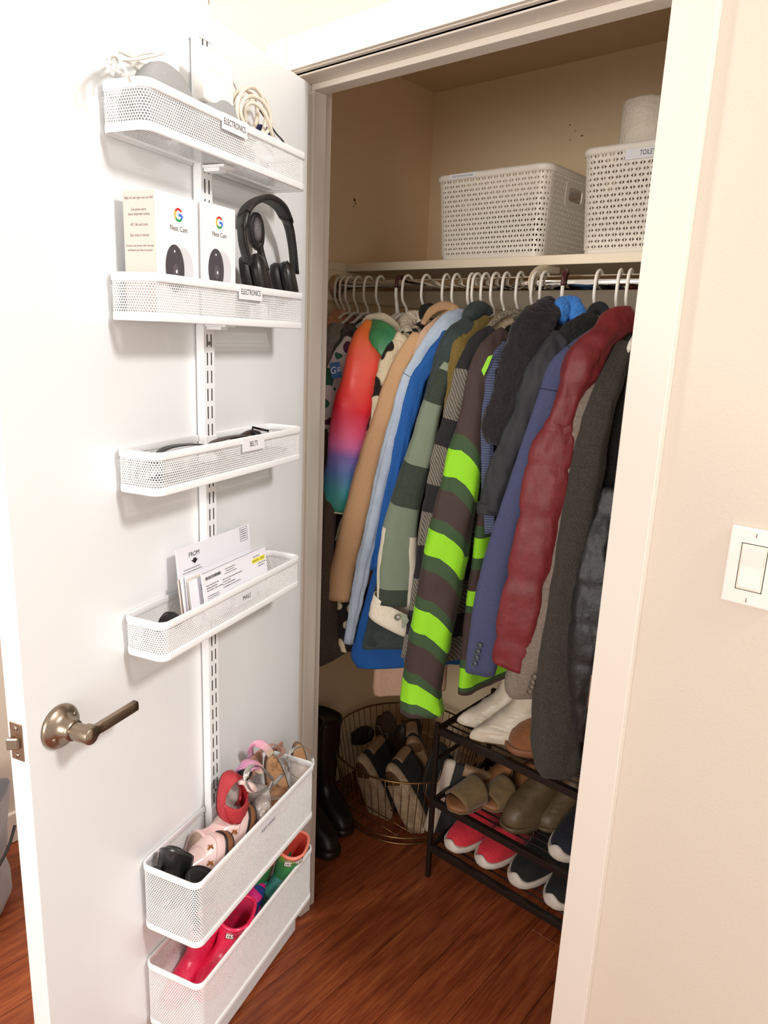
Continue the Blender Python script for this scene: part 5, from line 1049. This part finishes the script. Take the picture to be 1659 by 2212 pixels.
# ---------------------------------------------------------------- shelf bins
def bin_parts(c, sx, sy, h, label, flare=.012, holes_side=True, cell=.0118):
    r = thing('storage_bin', label, 'storage bin', (c[0], c[1], c[2]), 'white woven plastic bins on the shelf'); m = mat('white_bin_plastic', 'ebe3d6', .42)
    hx_, hy_ = sx/2, sy/2; rc = .028
    def per(t, z):          # rounded rectangle outline at height z
        f = flare*(z/h); ax_, ay_ = hx_-flare+f, hy_-flare+f; pts = []
        for cx, cy, s in ((ax_-rc, -ay_+rc, -90), (ax_-rc, ay_-rc, 0), (-ax_+rc, ay_-rc, 90), (-ax_+rc, -ay_+rc, 180)):
            for k in range(7): a = math.radians(s+15*k); pts.append((cx+rc*math.cos(a), cy+rc*math.sin(a)))
        pts.append(pts[0]); return np.array(pts)
    P0, P1 = per(0, 0), per(0, h); L = np.concatenate([[0], np.cumsum(np.linalg.norm(np.diff(P1, axis=0), axis=1))])
    S, zb, zt = L[-1], .012, h-.012
    ns = int(round(S/(cell*1.55))); nh = int(round((zt-zb)/cell)); ps, ph = S/ns, (zt-zb)/nh
    V = []; F = []
    # a cell holds two facing triangular holes; rows are staggered by half a cell
    oc = [(-.5, -.5), (0, -.5), (.5, -.5), (.5, 0), (.5, .5), (0, .5), (-.5, .5), (-.5, 0)]
    tl = [(-.40, 0.0), (-.09, -.34), (-.09, .34)]; tr = [(.40, 0.0), (.09, .34), (.09, -.34)]
    fs = [(7, 0, 8), (0, 9, 8), (0, 1, 9), (7, 8, 6), (6, 8, 10), (6, 10, 5), (9, 1, 5), (9, 5, 10), (1, 13, 12), (1, 12, 5), (1, 2, 13), (2, 3, 11), (2, 11, 13), (3, 4, 11), (4, 12, 11), (4, 5, 12)]
    hole_c = (hx_*0+0, 0)
    def m3(q):
        s = q[:, 0] % S; z = q[:, 1]+zb; x0 = np.interp(s, L, P0[:, 0]); y0 = np.interp(s, L, P0[:, 1]); x1 = np.interp(s, L, P1[:, 0]); y1 = np.interp(s, L, P1[:, 1]); t = z/h
        return np.column_stack([x0+(x1-x0)*t+c[0], y0+(y1-y0)*t+c[1], z+c[2]])
    hs = L[6]+(L[7]-L[6])/2      # middle of the right-hand side
    hs2 = L[20]+(L[21]-L[20])/2
    for j in range(nh):
        for i in range(ns):
            cx = (i+.5*(j % 2))*ps; cy = (j+.5)*ph
            inh = any(abs(((cx-q+S/2) % S)-S/2) < .050 for q in (hs, hs2)) and cy > zt-zb-.064 and cy < zt-zb-.016
            if inh: continue
            o = len(V); V += [(cx+a*ps, cy+b*ph) for a, b in oc+tl+tr]; F += [tuple(o+k for k in f) for f in fs]
    part(r, 'lattice_wall', (m3(np.array(V)), F, None), m, kind='stuff', smooth=False, solid=.0022)
    for q in (hs, hs2):
        zc = zt-zb-.040
        def frm(a, b, k=40):
            return m3(np.array([(q+a*np.sign(math.cos(t))*abs(math.cos(t))**.35, zc+b*np.sign(math.sin(t))*abs(math.sin(t))**.35) for t in np.linspace(0, 2*math.pi, k, endpoint=False)]))
        gr = loft([frm(.054, .030), frm(.037, .0155)], (False, False), True); part(r, 'handle_rim', gr, m, smooth=False, solid=.004)
    R = []
    for (dx, zz) in ((.0, h-.016), (.004, h-.014), (.0065, h-.006), (.005, h), (.001, h+.0005), (-.002, h-.004), (-.002, h-.015)):
        R.append(dx)
    ring_ = []
    P = per(0, h)[:-1]; n = len(P); cen = np.zeros(2)
    for i in range(n):
        a = P[i]; nx = nrm(P[(i+1) % n]-P[i-1]); nn = np.array([nx[1], -nx[0]])
        ring_.append([(a[0]+nn[0]*dx+c[0], a[1]+nn[1]*dx+c[1], zz+c[2]) for dx, zz in ((0, h-.016), (.004, h-.014), (.0065, h-.006), (.005, h), (.001, h+.0005), (-.002, h-.004), (-.002, h-.015))])
    ring_.append(ring_[0]); g = loft(ring_, (False, False)); part(r, 'rim', g, m)
    P = per(0, 0)[:-1]; part(r, 'base', (np.array([(a, b, z) for z in (c[2]+.0005, c[2]+.013) for a, b in (P*1.0+np.array(c[:2]))]), prism([(0, 0)]*len(P), 1)[1], None), m, smooth=False)
    return r, m
SB = np.array([.105, .702, 1.7545])
b1_, m_ = bin_parts((.112, .705, 1.7545), .335, .300, .213, 'white woven plastic bin at the middle of the shelf, labelled COLD WEATHER ACCESSORIES')
lb = part(b1_, 'label', box((.035, .5476, 1.9600), (.085, .0008, .0125)), M_tape, smooth=False); text(lb, 'COLD WEATHER ACCESSORIES', .0062, (.035, .5471, 1.9600), (1, 0, 0), ZV, M_ink, .75)
part(b1_, 'dark_contents', crumple(bx(-.02, .24, .59, .82, 1.768, 1.90), .012, 9, 3), cloth('dark_knitwear', '2a211c', '4b3326', 20, bs=90, bd=.003), sub=1)
b2_, m_ = bin_parts((.497, .705, 1.7545), .265, .300, .230, 'taller white woven plastic bin against the right frame, labelled TOILET')
lb = part(b2_, 'label', box((.520, .5515, 1.7545+.206), (.10, .0008, .022)), M_tape, smooth=False); text(lb, 'TOILETRIES', .0150, (.530, .5508, 1.7545+.206), (1, 0, 0), ZV, M_ink, .72)
part(b2_, 'pale_contents', crumple(bx(.40, .60, .59, .82, 1.768, 1.93), .008, 9, 4), cloth('pale_paper_packs', 'cdbfae', 'b3a18c', 12, bs=50, bd=.003), sub=1)
M_pt = cloth('quilted_paper', 'efe6d6', 'e5dac6', 20, bs=120, bd=.003, bst=.9, sheen=0)
pr = thing('paper_roll', 'large white quilted paper roll standing in the tall shelf bin', 'paper roll', (.468, .655, 1.93))
part(pr, 'paper', crumple(lathe([(.020, .0), (.058, .0), (.0605, .004), (.0605, .155), (.058, .160), (.022, .160)], (.468, .655, 1.931), ZV, 48, (False, False)), .0018, 40, 2), M_pt)
part(pr, 'core', lathe([(.0205, .002), (.0205, .159), (.0195, .159), (.0195, .002)], (.468, .655, 1.931), ZV, 32, (False, False)), mat('cardboard', 'a98a63', .8))
# ---------------------------------------------------------------- laundry bag and confetti
M_bag = cloth('grey_canvas', '8f8d93', '9c9aa0', 30, bs=220, bd=.0008, sheen=.1)
bg = thing('laundry_bag', 'soft grey canvas laundry bag standing behind the open door', 'bag', (-.67, -.60, 0))
R = []
for z, r_ in ((0, .13), (.012, .155), (.05, .168), (.10, .165), (.16, .160), (.22, .172), (.29, .182), (.335, .185)):
    th = np.arange(48)*2*math.pi/48; f = 1+.035*np.sin(5*th+z*20)+.025*np.sin(9*th-z*35); rr = r_*f*1.0; R.append(np.column_stack([-.665+rr*np.cos(th)*.95, -.615+rr*np.sin(th), np.full(48, z)+(.02*np.sin(2*th) if z > .3 else 0)]))
Rin = [R[-1]*1.0, np.column_stack([(R[-1][:, :2]-[-.665, -.615])*.96+[-.665, -.615], R[-1][:, 2]-.004]), np.column_stack([(R[-2][:, :2]-[-.665, -.615])*.84+[-.665, -.615], R[-2][:, 2]-.05])]
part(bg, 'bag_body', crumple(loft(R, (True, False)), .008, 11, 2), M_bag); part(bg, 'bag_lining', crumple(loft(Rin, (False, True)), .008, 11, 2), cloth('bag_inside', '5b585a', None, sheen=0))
sx = [np.array([-.665+.19*math.cos(a), -.615+.195*math.sin(a), .20-.03*math.cos(a*2)+.05*math.sin(a)]) for a in np.linspace(-1.2, 1.0, 9)]
part(bg, 'strap_line', tube(sx, .004, 8, 4), mat('black_cord', '2b2728', .7))
solo('paper_scrap', 'tiny pink torn paper scrap on the closet floor', 'paper scrap', prism([(0, 0), (.006, .001), (.009, -.003), (.011, .002), (.006, .005), (.004, .012), (.001, .006), (-.008, .005), (-.003, .002)], .0006, aZ(610, 2142, -.0118), (.8, .6, 0), (-.6, .8, 0), (0, 0, 1)), mat('pink_paper', 'f0cdd0', .7), smooth=False)
solo('lint_speck', 'tiny white lint speck on the closet floor', 'lint', lathe([(.0018, 0), (.0014, .001), (.0003, .0014)], aZ(867, 1993, -.0118), ZV, 8), mat('lint_white', 'ece8ea', .7))
# ================================================================ small shoes in the two deep door baskets
def on(u, w_, z): return dr(u, w_, z)
G5 = 'small shoes in the deep door basket'; G6 = 'rain boots in the lowest door basket'
M_pink = mat('pink_patent', 'f0cbc6', .22, coat=.5, var='f5d8d2', vs=8); M_psole = mat('brown_welt', '8a5b38', .45); M_blk = mat('black_edge', '231f1e', .5); M_gold2 = mat('rose_gold', 'b5793f', .25, .9)
# pink boots lie heel up-left, soles to the right: toe direction runs down into the basket
def pink_boot(label, sole_c, lean, up_, L=.128, Wd=.032):
    """child's ankle boot standing on its heel or toe, its sole plane facing the hinge side"""
    org = np.asarray(sole_c)-nrm(lean)*L*.5
    r = shoe('pink_boot', label, 'shoe', org, lean, up_, L, Wd, [
        ('sole', [(0, .03, .95, .86), (.02, .0, .99, .98), (.05, .0, 1.0, 1.0)], M_blk), ('welt', [(.05, .0, .995, 1.0), (.12, .0, 1.0, 1.0), (.16, .01, .99, .97)], M_psole), ('rand', [(.16, .0, 1.0, 1.01), (.195, .01, .99, .99)], M_blk),
        ('upper', [(.19, .02, .975, .95), (.26, .01, .975, .97), (.34, .01, .95, .95), (.42, .01, .89, .91), (.50, .01, .80, .86), (.60, .02, .70, .80), (.70, .02, .63, .77), (.82, .02, .60, .76), (.92, .01, .60, .78)], M_pink, {'crumple': (.0022, 32, 3)}),
        ('opening', [(.922, .04, .56, .66), (.80, .06, .53, .58)], mat('beige_lining', 'b59a8a', .8)),
        ('strap', [(.36, .0, .955, .985), (.42, -.002, .91, .965), (.50, .0, .83, .90), (.52, .0, .81, .88)], M_pink)], G5)
    M = frame(lean, up_)
    for (x, y, z) in ((.84, -.48, .45), (.66, -.86, .45), (.44, -.90, .45), (.20, -.80, .45)):
        p = np.array([x*L, y*Wd*1.06, z*L]); n = nrm(np.array([.75 if x > .8 else (.25 if x > .6 else 0), -1, .35])); b = nrm(np.cross(n, (0, 0, 1))); a = np.cross(b, n)
        pts = [(0, 0), (.0045, .005), (.0062, .001), (.003, -.001), (.005, -.005), (.001, -.003), (-.001, -.003), (-.005, -.005), (-.003, -.001), (-.0062, .001), (-.0045, .005)]
        g = prism(pts, .0012, p+n*.0015, a, b, n); part(r, 'butterfly', xf(g, M, org), M_gold2, smooth=False)
    return r
UPB = nrm(DV*.70+ZV*.66-NV*.22); LNB = nrm(ZV*.85-DV*.42+NV*.10)
pink_boot('front shiny pink boot with gold butterflies on its strap, brown sole facing right', aD(474, 1868, .070), LNB, UPB)
pink_boot('rear shiny pink boot with gold butterflies, behind the front pink one', aD(523, 1803, .066), LNB, UPB)
# red flat
M_glit = cloth('red_glitter', 'a61d28', 'c43a40', 500, bs=400, bd=.002, bst=1, rough=.45, sheen=0); M_ins = mat('silver_insole', 'c9c2bd', .5, var='b3a79c', vs=60)
def flatshoe(label, heel, toe, up_, Wd, m, mi, name='ballet_flat', deco=None):
    d = np.asarray(toe)-np.asarray(heel); L = np.linalg.norm(d); R = []; M = frame(d, up_)
    def wall(z, s): return outline(.0, L, Wd*s, 0, 36, z)
    n = 36; o0 = outline(0, L, Wd*.92, 0, n, 0); o1 = outline(-.001, L*1.005, Wd*1.0, 0, n, .010); o2 = outline(.0, L*.995, Wd*.97, 0, n, 0)
    q = (o2[:, 0]/L); ht = np.where(q > .62, .030-.0*(q), .030+.016*np.clip((.3-q)/.3, 0, 1)); o2[:, 2] = ht*1.0
    inn = o2.copy(); inn[:, :2] = (inn[:, :2]-[L/2, 0])*[.93, .90]+[L/2, 0]; 
    vam = []
    r = shoe(name, label, 'shoe', heel, d, up_, L, Wd, [('sole', [(0, .03, .97, .88), (.04, .0, 1.0, .98)], M_blk), ('upper', loft([o0+[0, 0, .003], o1, o2, inn], (True, False)), m, {'crumple': (.0008, 60, 2)}),
        ('insole', loft([outline(.008, L-.004, Wd*.86, 0, n, .008), outline(.02, L-.01, Wd*.5, 0, n, .0085)], (False, True)), mi)], G5)
    # vamp over the toes
    rows = []
    for t in np.linspace(0, 1, 7):
        x0 = L*(.64+.35*t); row = []
        for a in np.linspace(-1, 1, 13):
            wv = Wd*.96*math.sqrt(max(0.0, 1-((x0/L-.60)/.40)**2)) if x0/L > .60 else Wd*.96
            row.append((x0+.010*(1-t)*abs(a)**2*-2, a*wv, .030+.013*(1-a*a)*(1-t*.6)))
        rows.append(row)
    part(r, 'vamp', xf(loft(rows, closed=False), M, heel), m, solid=.0018); return r, M, L
rf, Mf, Lf = flatshoe('red glitter flat shoe standing heel up with a silver printed insole', aD(486, 1664, .044), aD(494, 1766, .054), nrm(NV*.93+DV*.30+ZV*.2), .031, M_glit, M_ins)
hs = [(0, 0), (.004, .005), (.008, .004), (.009, 0), (.006, -.005), (0, -.011), (-.006, -.005), (-.009, 0), (-.008, .004), (-.004, .005)]
hl = cat([np.array([a, b, 0]) for a, b in hs+hs[:1]], 3); 
ho = np.asarray(aD(486, 1664, .044)); X_, Y_, Z_ = Mf
part(rf, 'heart_print', tube([ho+X_*(.028+p[1]*-1.0)+Y_*(p[0])+Z_*.0088 for p in hl[:-1]], .0006, 5, 1, closed=True), M_ink)
text(rf, 'Smile', .0115, ho+X_*.028+Z_*.0092, nrm(Y_+X_*-.35)*1, nrm(-X_), M_ink, .9)
part(rf, 'side_bow', crumple(tube([aD(512, 1690, .06), aD(520, 1702, .065), aD(519, 1724, .068), aD(512, 1737, .07)], [.004, .006, .007, .004], 12, 6, flat=.5), .001, 60), M_glit)
# glitter jelly shoes
M_jel = mat('clear_glitter_jelly', '8f8077', .18, var='c9beb6', vs=700, bs=300, bd=.002, bst=1, coat=.6)
for lab, h, t_, up_ in (('left clear glitter jelly shoe between the red flat and silver sandal', aD(537, 1700, .050), aD(545, 1775, .055), NV*.8-DV*.5), ('right clear glitter jelly shoe, curled over beside the tan footbed', aD(566, 1712, .075), aD(560, 1785, .078), NV*.6+DV*.75)):
    d = t_-h; L = np.linalg.norm(d)*1.1; shoe('jelly_shoe', lab, 'shoe', h, d, nrm(up_), L, .027, [('upper', [(0, .05, .93, .85), (.08, .0, 1.0, 1.0), (.22, .0, .98, .98), (.35, .02, .92, .9), (.45, .05, .82, .75)], M_jel, {'crumple': (.003, 55, 4)}), ('inset', [(.452, .2, .7, .4), (.40, .2, .7, .4)], M_jel)], G5)
# silver sandals
M_sil = mat('silver_leather', 'c9c6bf', .22, .75); M_tan = mat('tan_leather_footbed', 'c08d62', .5, var='cb9a70', vs=10); M_stit = mat('braided_edge', '6e6152', .6)
def sandal(label, tip, base, nvec, Wd, mstrap, mfoot, straps, group=G5, cat_='sandal', name='strap_sandal', braid=True, print_=None):
    """footbed standing heel up: tip = heel end, base = toe end inside the basket, nvec = footbed facing"""
    tip = np.asarray(tip); d = np.asarray(base)-tip; L = np.linalg.norm(d); M = frame(d, nvec); n = 40
    r = shoe(name, label, cat_, tip, d, nvec, L, Wd, [('sole', loft([outline(0, L, Wd*.97, 0, n, -.008), outline(0, L, Wd, 0, n, -.002), outline(0, L, Wd, 0, n, .0)], (True, True)), mat('sandal_sole', '8a6a52', .6)), ('footbed', loft([outline(.0025, L-.0025, Wd*.93, 0, n, .0002), outline(.004, L-.004, Wd*.90, 0, n, .0016), outline(.02, L-.02, Wd*.5, 0, n, .0018)], (False, True)), mfoot)], group)
    if braid:
        o = outline(.0016, L-.0016, Wd*.965, 0, 96, .0012)
        part(r, 'braided_edge', xf(tube(o, .0011, 6, 1, closed=True), M, tip), M_stit)
        part(r, 'braid_stitch', join(*[xf(box((p[0], p[1], .0024), (.0022, .0016, .0008)), M, tip) for p in o[::2]]), M_sil, kind='stuff', smooth=False)
    for pts, wd, fl_ in straps:
        part(r, 'strap', xf(tube([np.array(p)*[L, Wd, 1] for p in pts], wd, 10, 7, flat=fl_, up=(1, 0, 0.2)), M, tip), mstrap)
    return r, M, L
loopA = [((.42, -.98, .0), (.30, -1.25, .020), (.22, -.9, .042), (.20, 0, .052), (.24, .95, .042), (.34, 1.3, .018), (.46, .98, .0)), .0062, .16]
loopB = [((.60, -1.0, .0), (.60, -.8, .014), (.62, 0, .022), (.64, .8, .014), (.64, 1.0, .0)), .009, .12]
s_, M_, L_ = sandal('left silver strap sandal with tan footbed standing heel up in the deep basket', aD(583, 1630, .055), aD(612, 1755, .075), nrm(NV*.82+DV*.50+ZV*.1), .026, M_sil, M_tan, [loopB])
so = np.asarray(aD(583, 1630, .055))
text(s_, 'TUCK', .0085, so+M_[0]*.030+M_[2]*.0022, -M_[0]*1.0, nrm(-M_[1]), mat('brown_print', '7d5a3a', .6), .9)
pl = [aD(*q) for q in ((600, 1700, .075), (573, 1665, .092), (548, 1652, .100), (533, 1668, .105), (533, 1690, .108), (543, 1708, .110), (560, 1712, .112), (585, 1698, .110), (612, 1672, .100))]
st = part(s_, 'ankle_strap', tube(pl, .0058, 12, 7, flat=.16, up=ZV), M_sil)
part(st, 'buckle', box(aD(586, 1698, .116), (.015, .003, .013), nrm(DV*-.8+ZV*.55), NV, nrm(ZV*.8+DV*.5)), M_sil, smooth=False, bevel=.0008)
s_, M_, L_ = sandal('right silver strap sandal hooked over the basket rim by the door edge', aD(643, 1604, .050), aD(652, 1725, .070), nrm(NV*.86+DV*.45), .025, M_sil, M_tan, [loopB])
pl = [aD(*q) for q in ((622, 1665, .085), (618, 1640, .095), (632, 1620, .105), (655, 1613, .108), (672, 1628, .108), (674, 1648, .112), (668, 1668, .116), (650, 1682, .118), (630, 1672, .116), (616, 1655, .11))]
st = part(s_, 'ankle_strap', tube(pl, .0050, 12, 7, flat=.16, up=ZV), M_sil)
part(st, 'buckle', box(aD(622, 1662, .116), (.013, .003, .012), nrm(DV*-.8-ZV*.5), NV, ZV), M_sil, smooth=False, bevel=.0008)
# pink glitter sandals
def pgm():
    k = N('pink_yellow_glitter'); k.b.inputs['Roughness'].default_value = .35; u, v = k.uv(); c = k.ramp(v, [(0, 'c7a0d8'), (.35, 'e887b8'), (.7, 'f0a8b8'), (1, 'e6cf90')])
    f = k.math('GREATER_THAN', k.noise(650, detail=2), .58); k.l(k.mix(f, c, lin('fbeff5')), k.b.inputs['Base Color']); k.bump(k.noise(500), 1, .002); return k.m
M_pg = pgm(); M_rose = mat('rose_leather', 'b98a78', .5)
pgs = thing('glitter_sandal', 'pink and yellow glitter sandal with a wide glitter strap, left of the silver sandals', 'sandal', aD(545, 1690, .04), G5)
part(pgs, 'strap', tube([aD(*q) for q in ((543, 1640, .02), (541, 1620, .03), (548, 1609, .04), (562, 1607, .05), (576, 1616, .058), (586, 1632, .06))], .0085, 12, 7, flat=.16, up=NV*.8+DV*.3), M_pg)
part(pgs, 'band', tube([aD(*q) for q in ((509, 1668, .03), (522, 1655, .045), (540, 1647, .055), (556, 1650, .06), (565, 1662, .062))], [.010, .012, .0135, .012, .009], 14, 7, flat=.35, up=ZV), M_pg)
part(pgs, 'footbed', box(aD(552, 1650, .028), (.05, .006, .05), DV, nrm(NV), ZV), M_rose, bevel=.0028, smooth=False)
part(pgs, 'sole', box(aD(520, 1682, .045), (.045, .03, .006), nrm(-DV+ZV*.25), NV, nrm(ZV+DV*.25)), M_blk, bevel=.002, smooth=False)
pg2 = thing('glitter_sandal', 'second glitter sandal whose rose strap curls between the silver pair', 'sandal', aD(600, 1650, .03), G5)
part(pg2, 'strap', tube([aD(*q) for q in ((578, 1618, .03), (588, 1608, .03), (602, 1612, .035), (612, 1620, .045), (606, 1632, .055), (590, 1636, .06))], .005, 12, 7, flat=.2, up=ZV), M_rose)
part(pg2, 'toe_band', tube([aD(*q) for q in ((536, 1664, .085), (545, 1656, .09), (556, 1659, .09), (560, 1668, .09))], .009, 12, 7, flat=.4, up=ZV), M_pg)
part(pg2, 'footbed', box(aD(600, 1628, .02), (.04, .005, .045), DV, NV, ZV), M_rose, bevel=.002, smooth=False)
solo('hair_bow', 'small pale pink bow tucked beside the red flat', 'bow', crumple(join(tube([aD(515, 1690, .07), aD(523, 1686, .08), aD(531, 1694, .085)], [.004, .008, .004], 12, 6), tube([aD(531, 1694, .085), aD(540, 1700, .09), aD(548, 1708, .09)], [.004, .009, .006], 12, 6)), .002, 70), mat('pale_pink_ribbon', 'efcfc9', .5))
# black shin guards
M_eva = mat('black_foam', '211f1f', .6, bs=300, bd=.0004); M_shell = mat('black_shell', '171616', .3, coat=.3)
def guard(label, c, ax, side, L, Rr, grp=G5):
    ax, side = nrm(ax), nrm(side); out = np.cross(ax, side); r = thing('shin_guard', label, 'shin guard', c-ax*L/2, grp)
    def shell(rad, th, a0, a1, k0, k1):
        R = []
        for t in np.linspace(0, 1, 12):
            row = []
            for a in np.linspace(a0, a1, 19): row.append(c+ax*(-.5+t*(1-.16*abs(a)**2*(1 if t > 0 else 0)*t))*L+side*math.sin(a)*rad*(1+.10*t)+out*(math.cos(a)*rad*1.15-rad*.7+.007*math.sin(t*5)))
            R.append(row)
        return loft(R, closed=False)
    part(r, 'foam_lining', shell(Rr, 0, -1.5, 1.5, 0, 0), M_eva, solid=.007); part(r, 'hard_shell', shell(Rr+.006, 0, -1.25, 1.25, 0, 0), M_shell, solid=.0025); return r
guard('upright black shin guard with a rounded top in the corner of the deep basket', dr(.527, .045, .60), ZV*1+NV*.1, -NV*.8+DV*.2, .125, .025)
guard('tilted black shin guard with a curved foam lip, front corner of the deep basket', dr(.520, .092, .575), ZV*.95+DV*.15, -DV*.9-NV*.2, .100, .027)
solo('black_pouch', 'black fabric strap bundle left of the shin guards', 'strap', crumple(box(dr(.548, .030, .585), (.020, .032, .10), DV, NV, ZV), .003, 40, 2), M_eva, sub=2)
# ---------------------------------------------------------------- rain boots (lowest basket)
def rainboot(label, top, mo, mi, rimm, L=.150, Wd=.032, up_=None, toe=None, H=.84, badge=True, name='rain_boot', lab_txt='HUNTER', th0=.75):
    """upright child's rain boot; top = centre of its open rim"""
    up_ = nrm(ZV*.93+NV*.18-DV*.22) if up_ is None else nrm(up_); toe = DV if toe is None else toe; M = frame(toe, up_); X, Y, Z = M
    xa, xb = .00, .56; loc = np.asarray(top)-X*(xa+xb)/2*L-Z*H*L
    r = shoe(name, label, 'boot', loc, toe, up_, L, Wd, [('sole', [(0, .03, .95, .9), (.03, .0, 1.0, 1.02), (.075, .0, 1.0, 1.03), (.08, .01, .99, .99)], mo),
        ('shaft', [(.08, .01, .98, .97), (.15, .01, .97, .97), (.22, .01, .91, .92), (.29, .01, .79, .86), (.36, .02, .68, .82), (.45, .03, .60, .80), (.60, .02, .56, .84), (H-.10, .01, .56, .90), (H, xa, xb, .94)], mo, {'cap': (True, False), 'crumple': (.0012, 25, 2)}),
        ('boot_lining', [(H, xa+.02, xb-.02, .90), (H-.25, .03, .54, .84), (H-.5, .05, .5, .7)], mi, {'cap': (False, True)})], G6)
    def P(t, z, off): o = np.array([(xa+xb)/2*L+((xb-xa)/2*L+off)*math.copysign(abs(math.cos(t))**.9, math.cos(t)), (.94*Wd*.9+off)*math.sin(t), H*L-z]); return loc+o@M
    o = outline(xa*L-.0005, xb*L+.0005, Wd*.95, 0, 48, H*L); part(r, 'rim', xf(tube(o, .0034, 10, 1, closed=True), M, loc), rimm); part(r, 'top_band', xf(loft([outline(xa*L-.001, xb*L+.001, Wd*.965, 0, 40, H*L-.001), outline(xa*L-.001+.001, xb*L, Wd*.955, 0, 40, H*L-.008)], (False, False)), M, loc), rimm, solid=.0008)
    if badge:
        h0, h1 = .0105, .0225; T_ = np.linspace(th0+.62, th0-.62, 9)
        bd_ = part(r, 'badge', loft([[P(t, h1, .0022) for t in T_], [P(t, h0, .0022) for t in T_]], closed=False), mat('badge_white', 'efe6dc', .5), solid=.0012, smooth=False)
        part(bd_, 'badge_border', join(tube([P(t, h1, .0034) for t in T_], .0005, 5, 1), tube([P(t, h0, .0034) for t in T_], .0005, 5, 1), tube([P(T_[0], h0, .0034), P(T_[0], h1, .0034)], .0005, 5, 1, smooth=False), tube([P(T_[-1], h0, .0034), P(T_[-1], h1, .0034)], .0005, 5, 1, smooth=False)), mat('badge_ink', '3c1e20', .6))
        for i, ch in enumerate(lab_txt[::-1] if False else lab_txt):
            t = T_[-1]+(T_[0]-T_[-1])*(.09+.82*(i+.5)/len(lab_txt)); Xd = nrm(P(t+.05, 0, 0)-P(t-.05, 0, 0)); text(bd_, ch, .0082, P(t, (h0+h1)/2, .0041), Xd, Z, M_ink, 1.1)
    return r
def glittery(name, base, spark, rough=.25):
    k = N(name); k.b.inputs['Roughness'].default_value = rough; k.b.inputs['Base Color'].default_value = lin(base); k.b.inputs['Coat Weight'].default_value = .3
    f = k.math('GREATER_THAN', k.noise(900, detail=0), .80); k.l(k.mix(f, lin(base), lin(spark)), k.b.inputs['Base Color']); return k.m
M_pb = glittery('hot_pink_rubber', 'e0224f', 'ffc0d0'); M_pbi = mat('pink_boot_inside', 'c2234f', .7)
rainboot('front hot pink rain boot with glitter toes, wide open top towards the room', dr(.392, .094, .428), M_pb, M_pbi, M_pb)
rainboot('rear hot pink rain boot, mostly under the upper basket corner', dr(.425, .046, .418), M_pb, M_pbi, M_pb, badge=False, Wd=.029)
M_rbt = N('rainbow_boot'); M_rbt.b.inputs['Roughness'].default_value = .3; _u, _v = M_rbt.uv()
M_rbt.l(M_rbt.ramp(M_rbt.math('MULTIPLY_ADD', _v, 1.0), [(0, '1d4440'), (.28, '24554c'), (.30, '3f8f86'), (.52, '4a9c92'), (.54, '2e7a4a'), (.84, '3f8d4c'), (.93, '8aa83a'), (1, 'c9a93a')]), M_rbt.b.inputs['Base Color']); [q for q in M_rbt.t.nodes if q.type == 'MATH'][-1].inputs[2].default_value = 0
M_cor = mat('coral_rubber', 'f08a76', .4); M_cori = mat('coral_inside', 'd94f40', .7)
rainboot('rainbow green and teal rain boot with coral opening, right end of the lowest basket', dr(.196, .106, .450), M_rbt.m, M_cori, M_cor, H=.90)
rainboot('second rainbow rain boot in shadow behind the first', dr(.225, .048, .425), M_rbt.m, M_cori, M_cor, badge=False, Wd=.029)
M_tq = glittery('turquoise_glitter', '3fa6a6', 'd8ffff')
def patt():
    k = N('pink_navy_pattern'); k.b.inputs['Roughness'].default_value = .4; f = k.noise(38, detail=0); c = k.ramp(f, [(0, '2f3f86'), (.44, '2f3f86'), (.46, 'e52a83'), (1, 'e52a83')], 'CONSTANT'); k.l(c, k.b.inputs['Base Color']); return k.m
solo('glitter_water_shoe', 'turquoise glitter shoe toe showing between the two deep baskets', 'shoe', crumple(tube([aD(585, 1900, .04), aD(572, 1915, .05), aD(556, 1935, .055)], [.010, .024, .020], 20, 6, flat=.8), .002, 40), M_tq, group=G6)
solo('patterned_boot', 'pink and navy patterned rubber boot squeezed left of the rainbow boot', 'boot', crumple(tube([aD(562, 1912, .05), aD(548, 1940, .055), aD(530, 1985, .06)], [.014, .022, .022], 20, 6, flat=.9), .002, 40), patt(), group=G6)
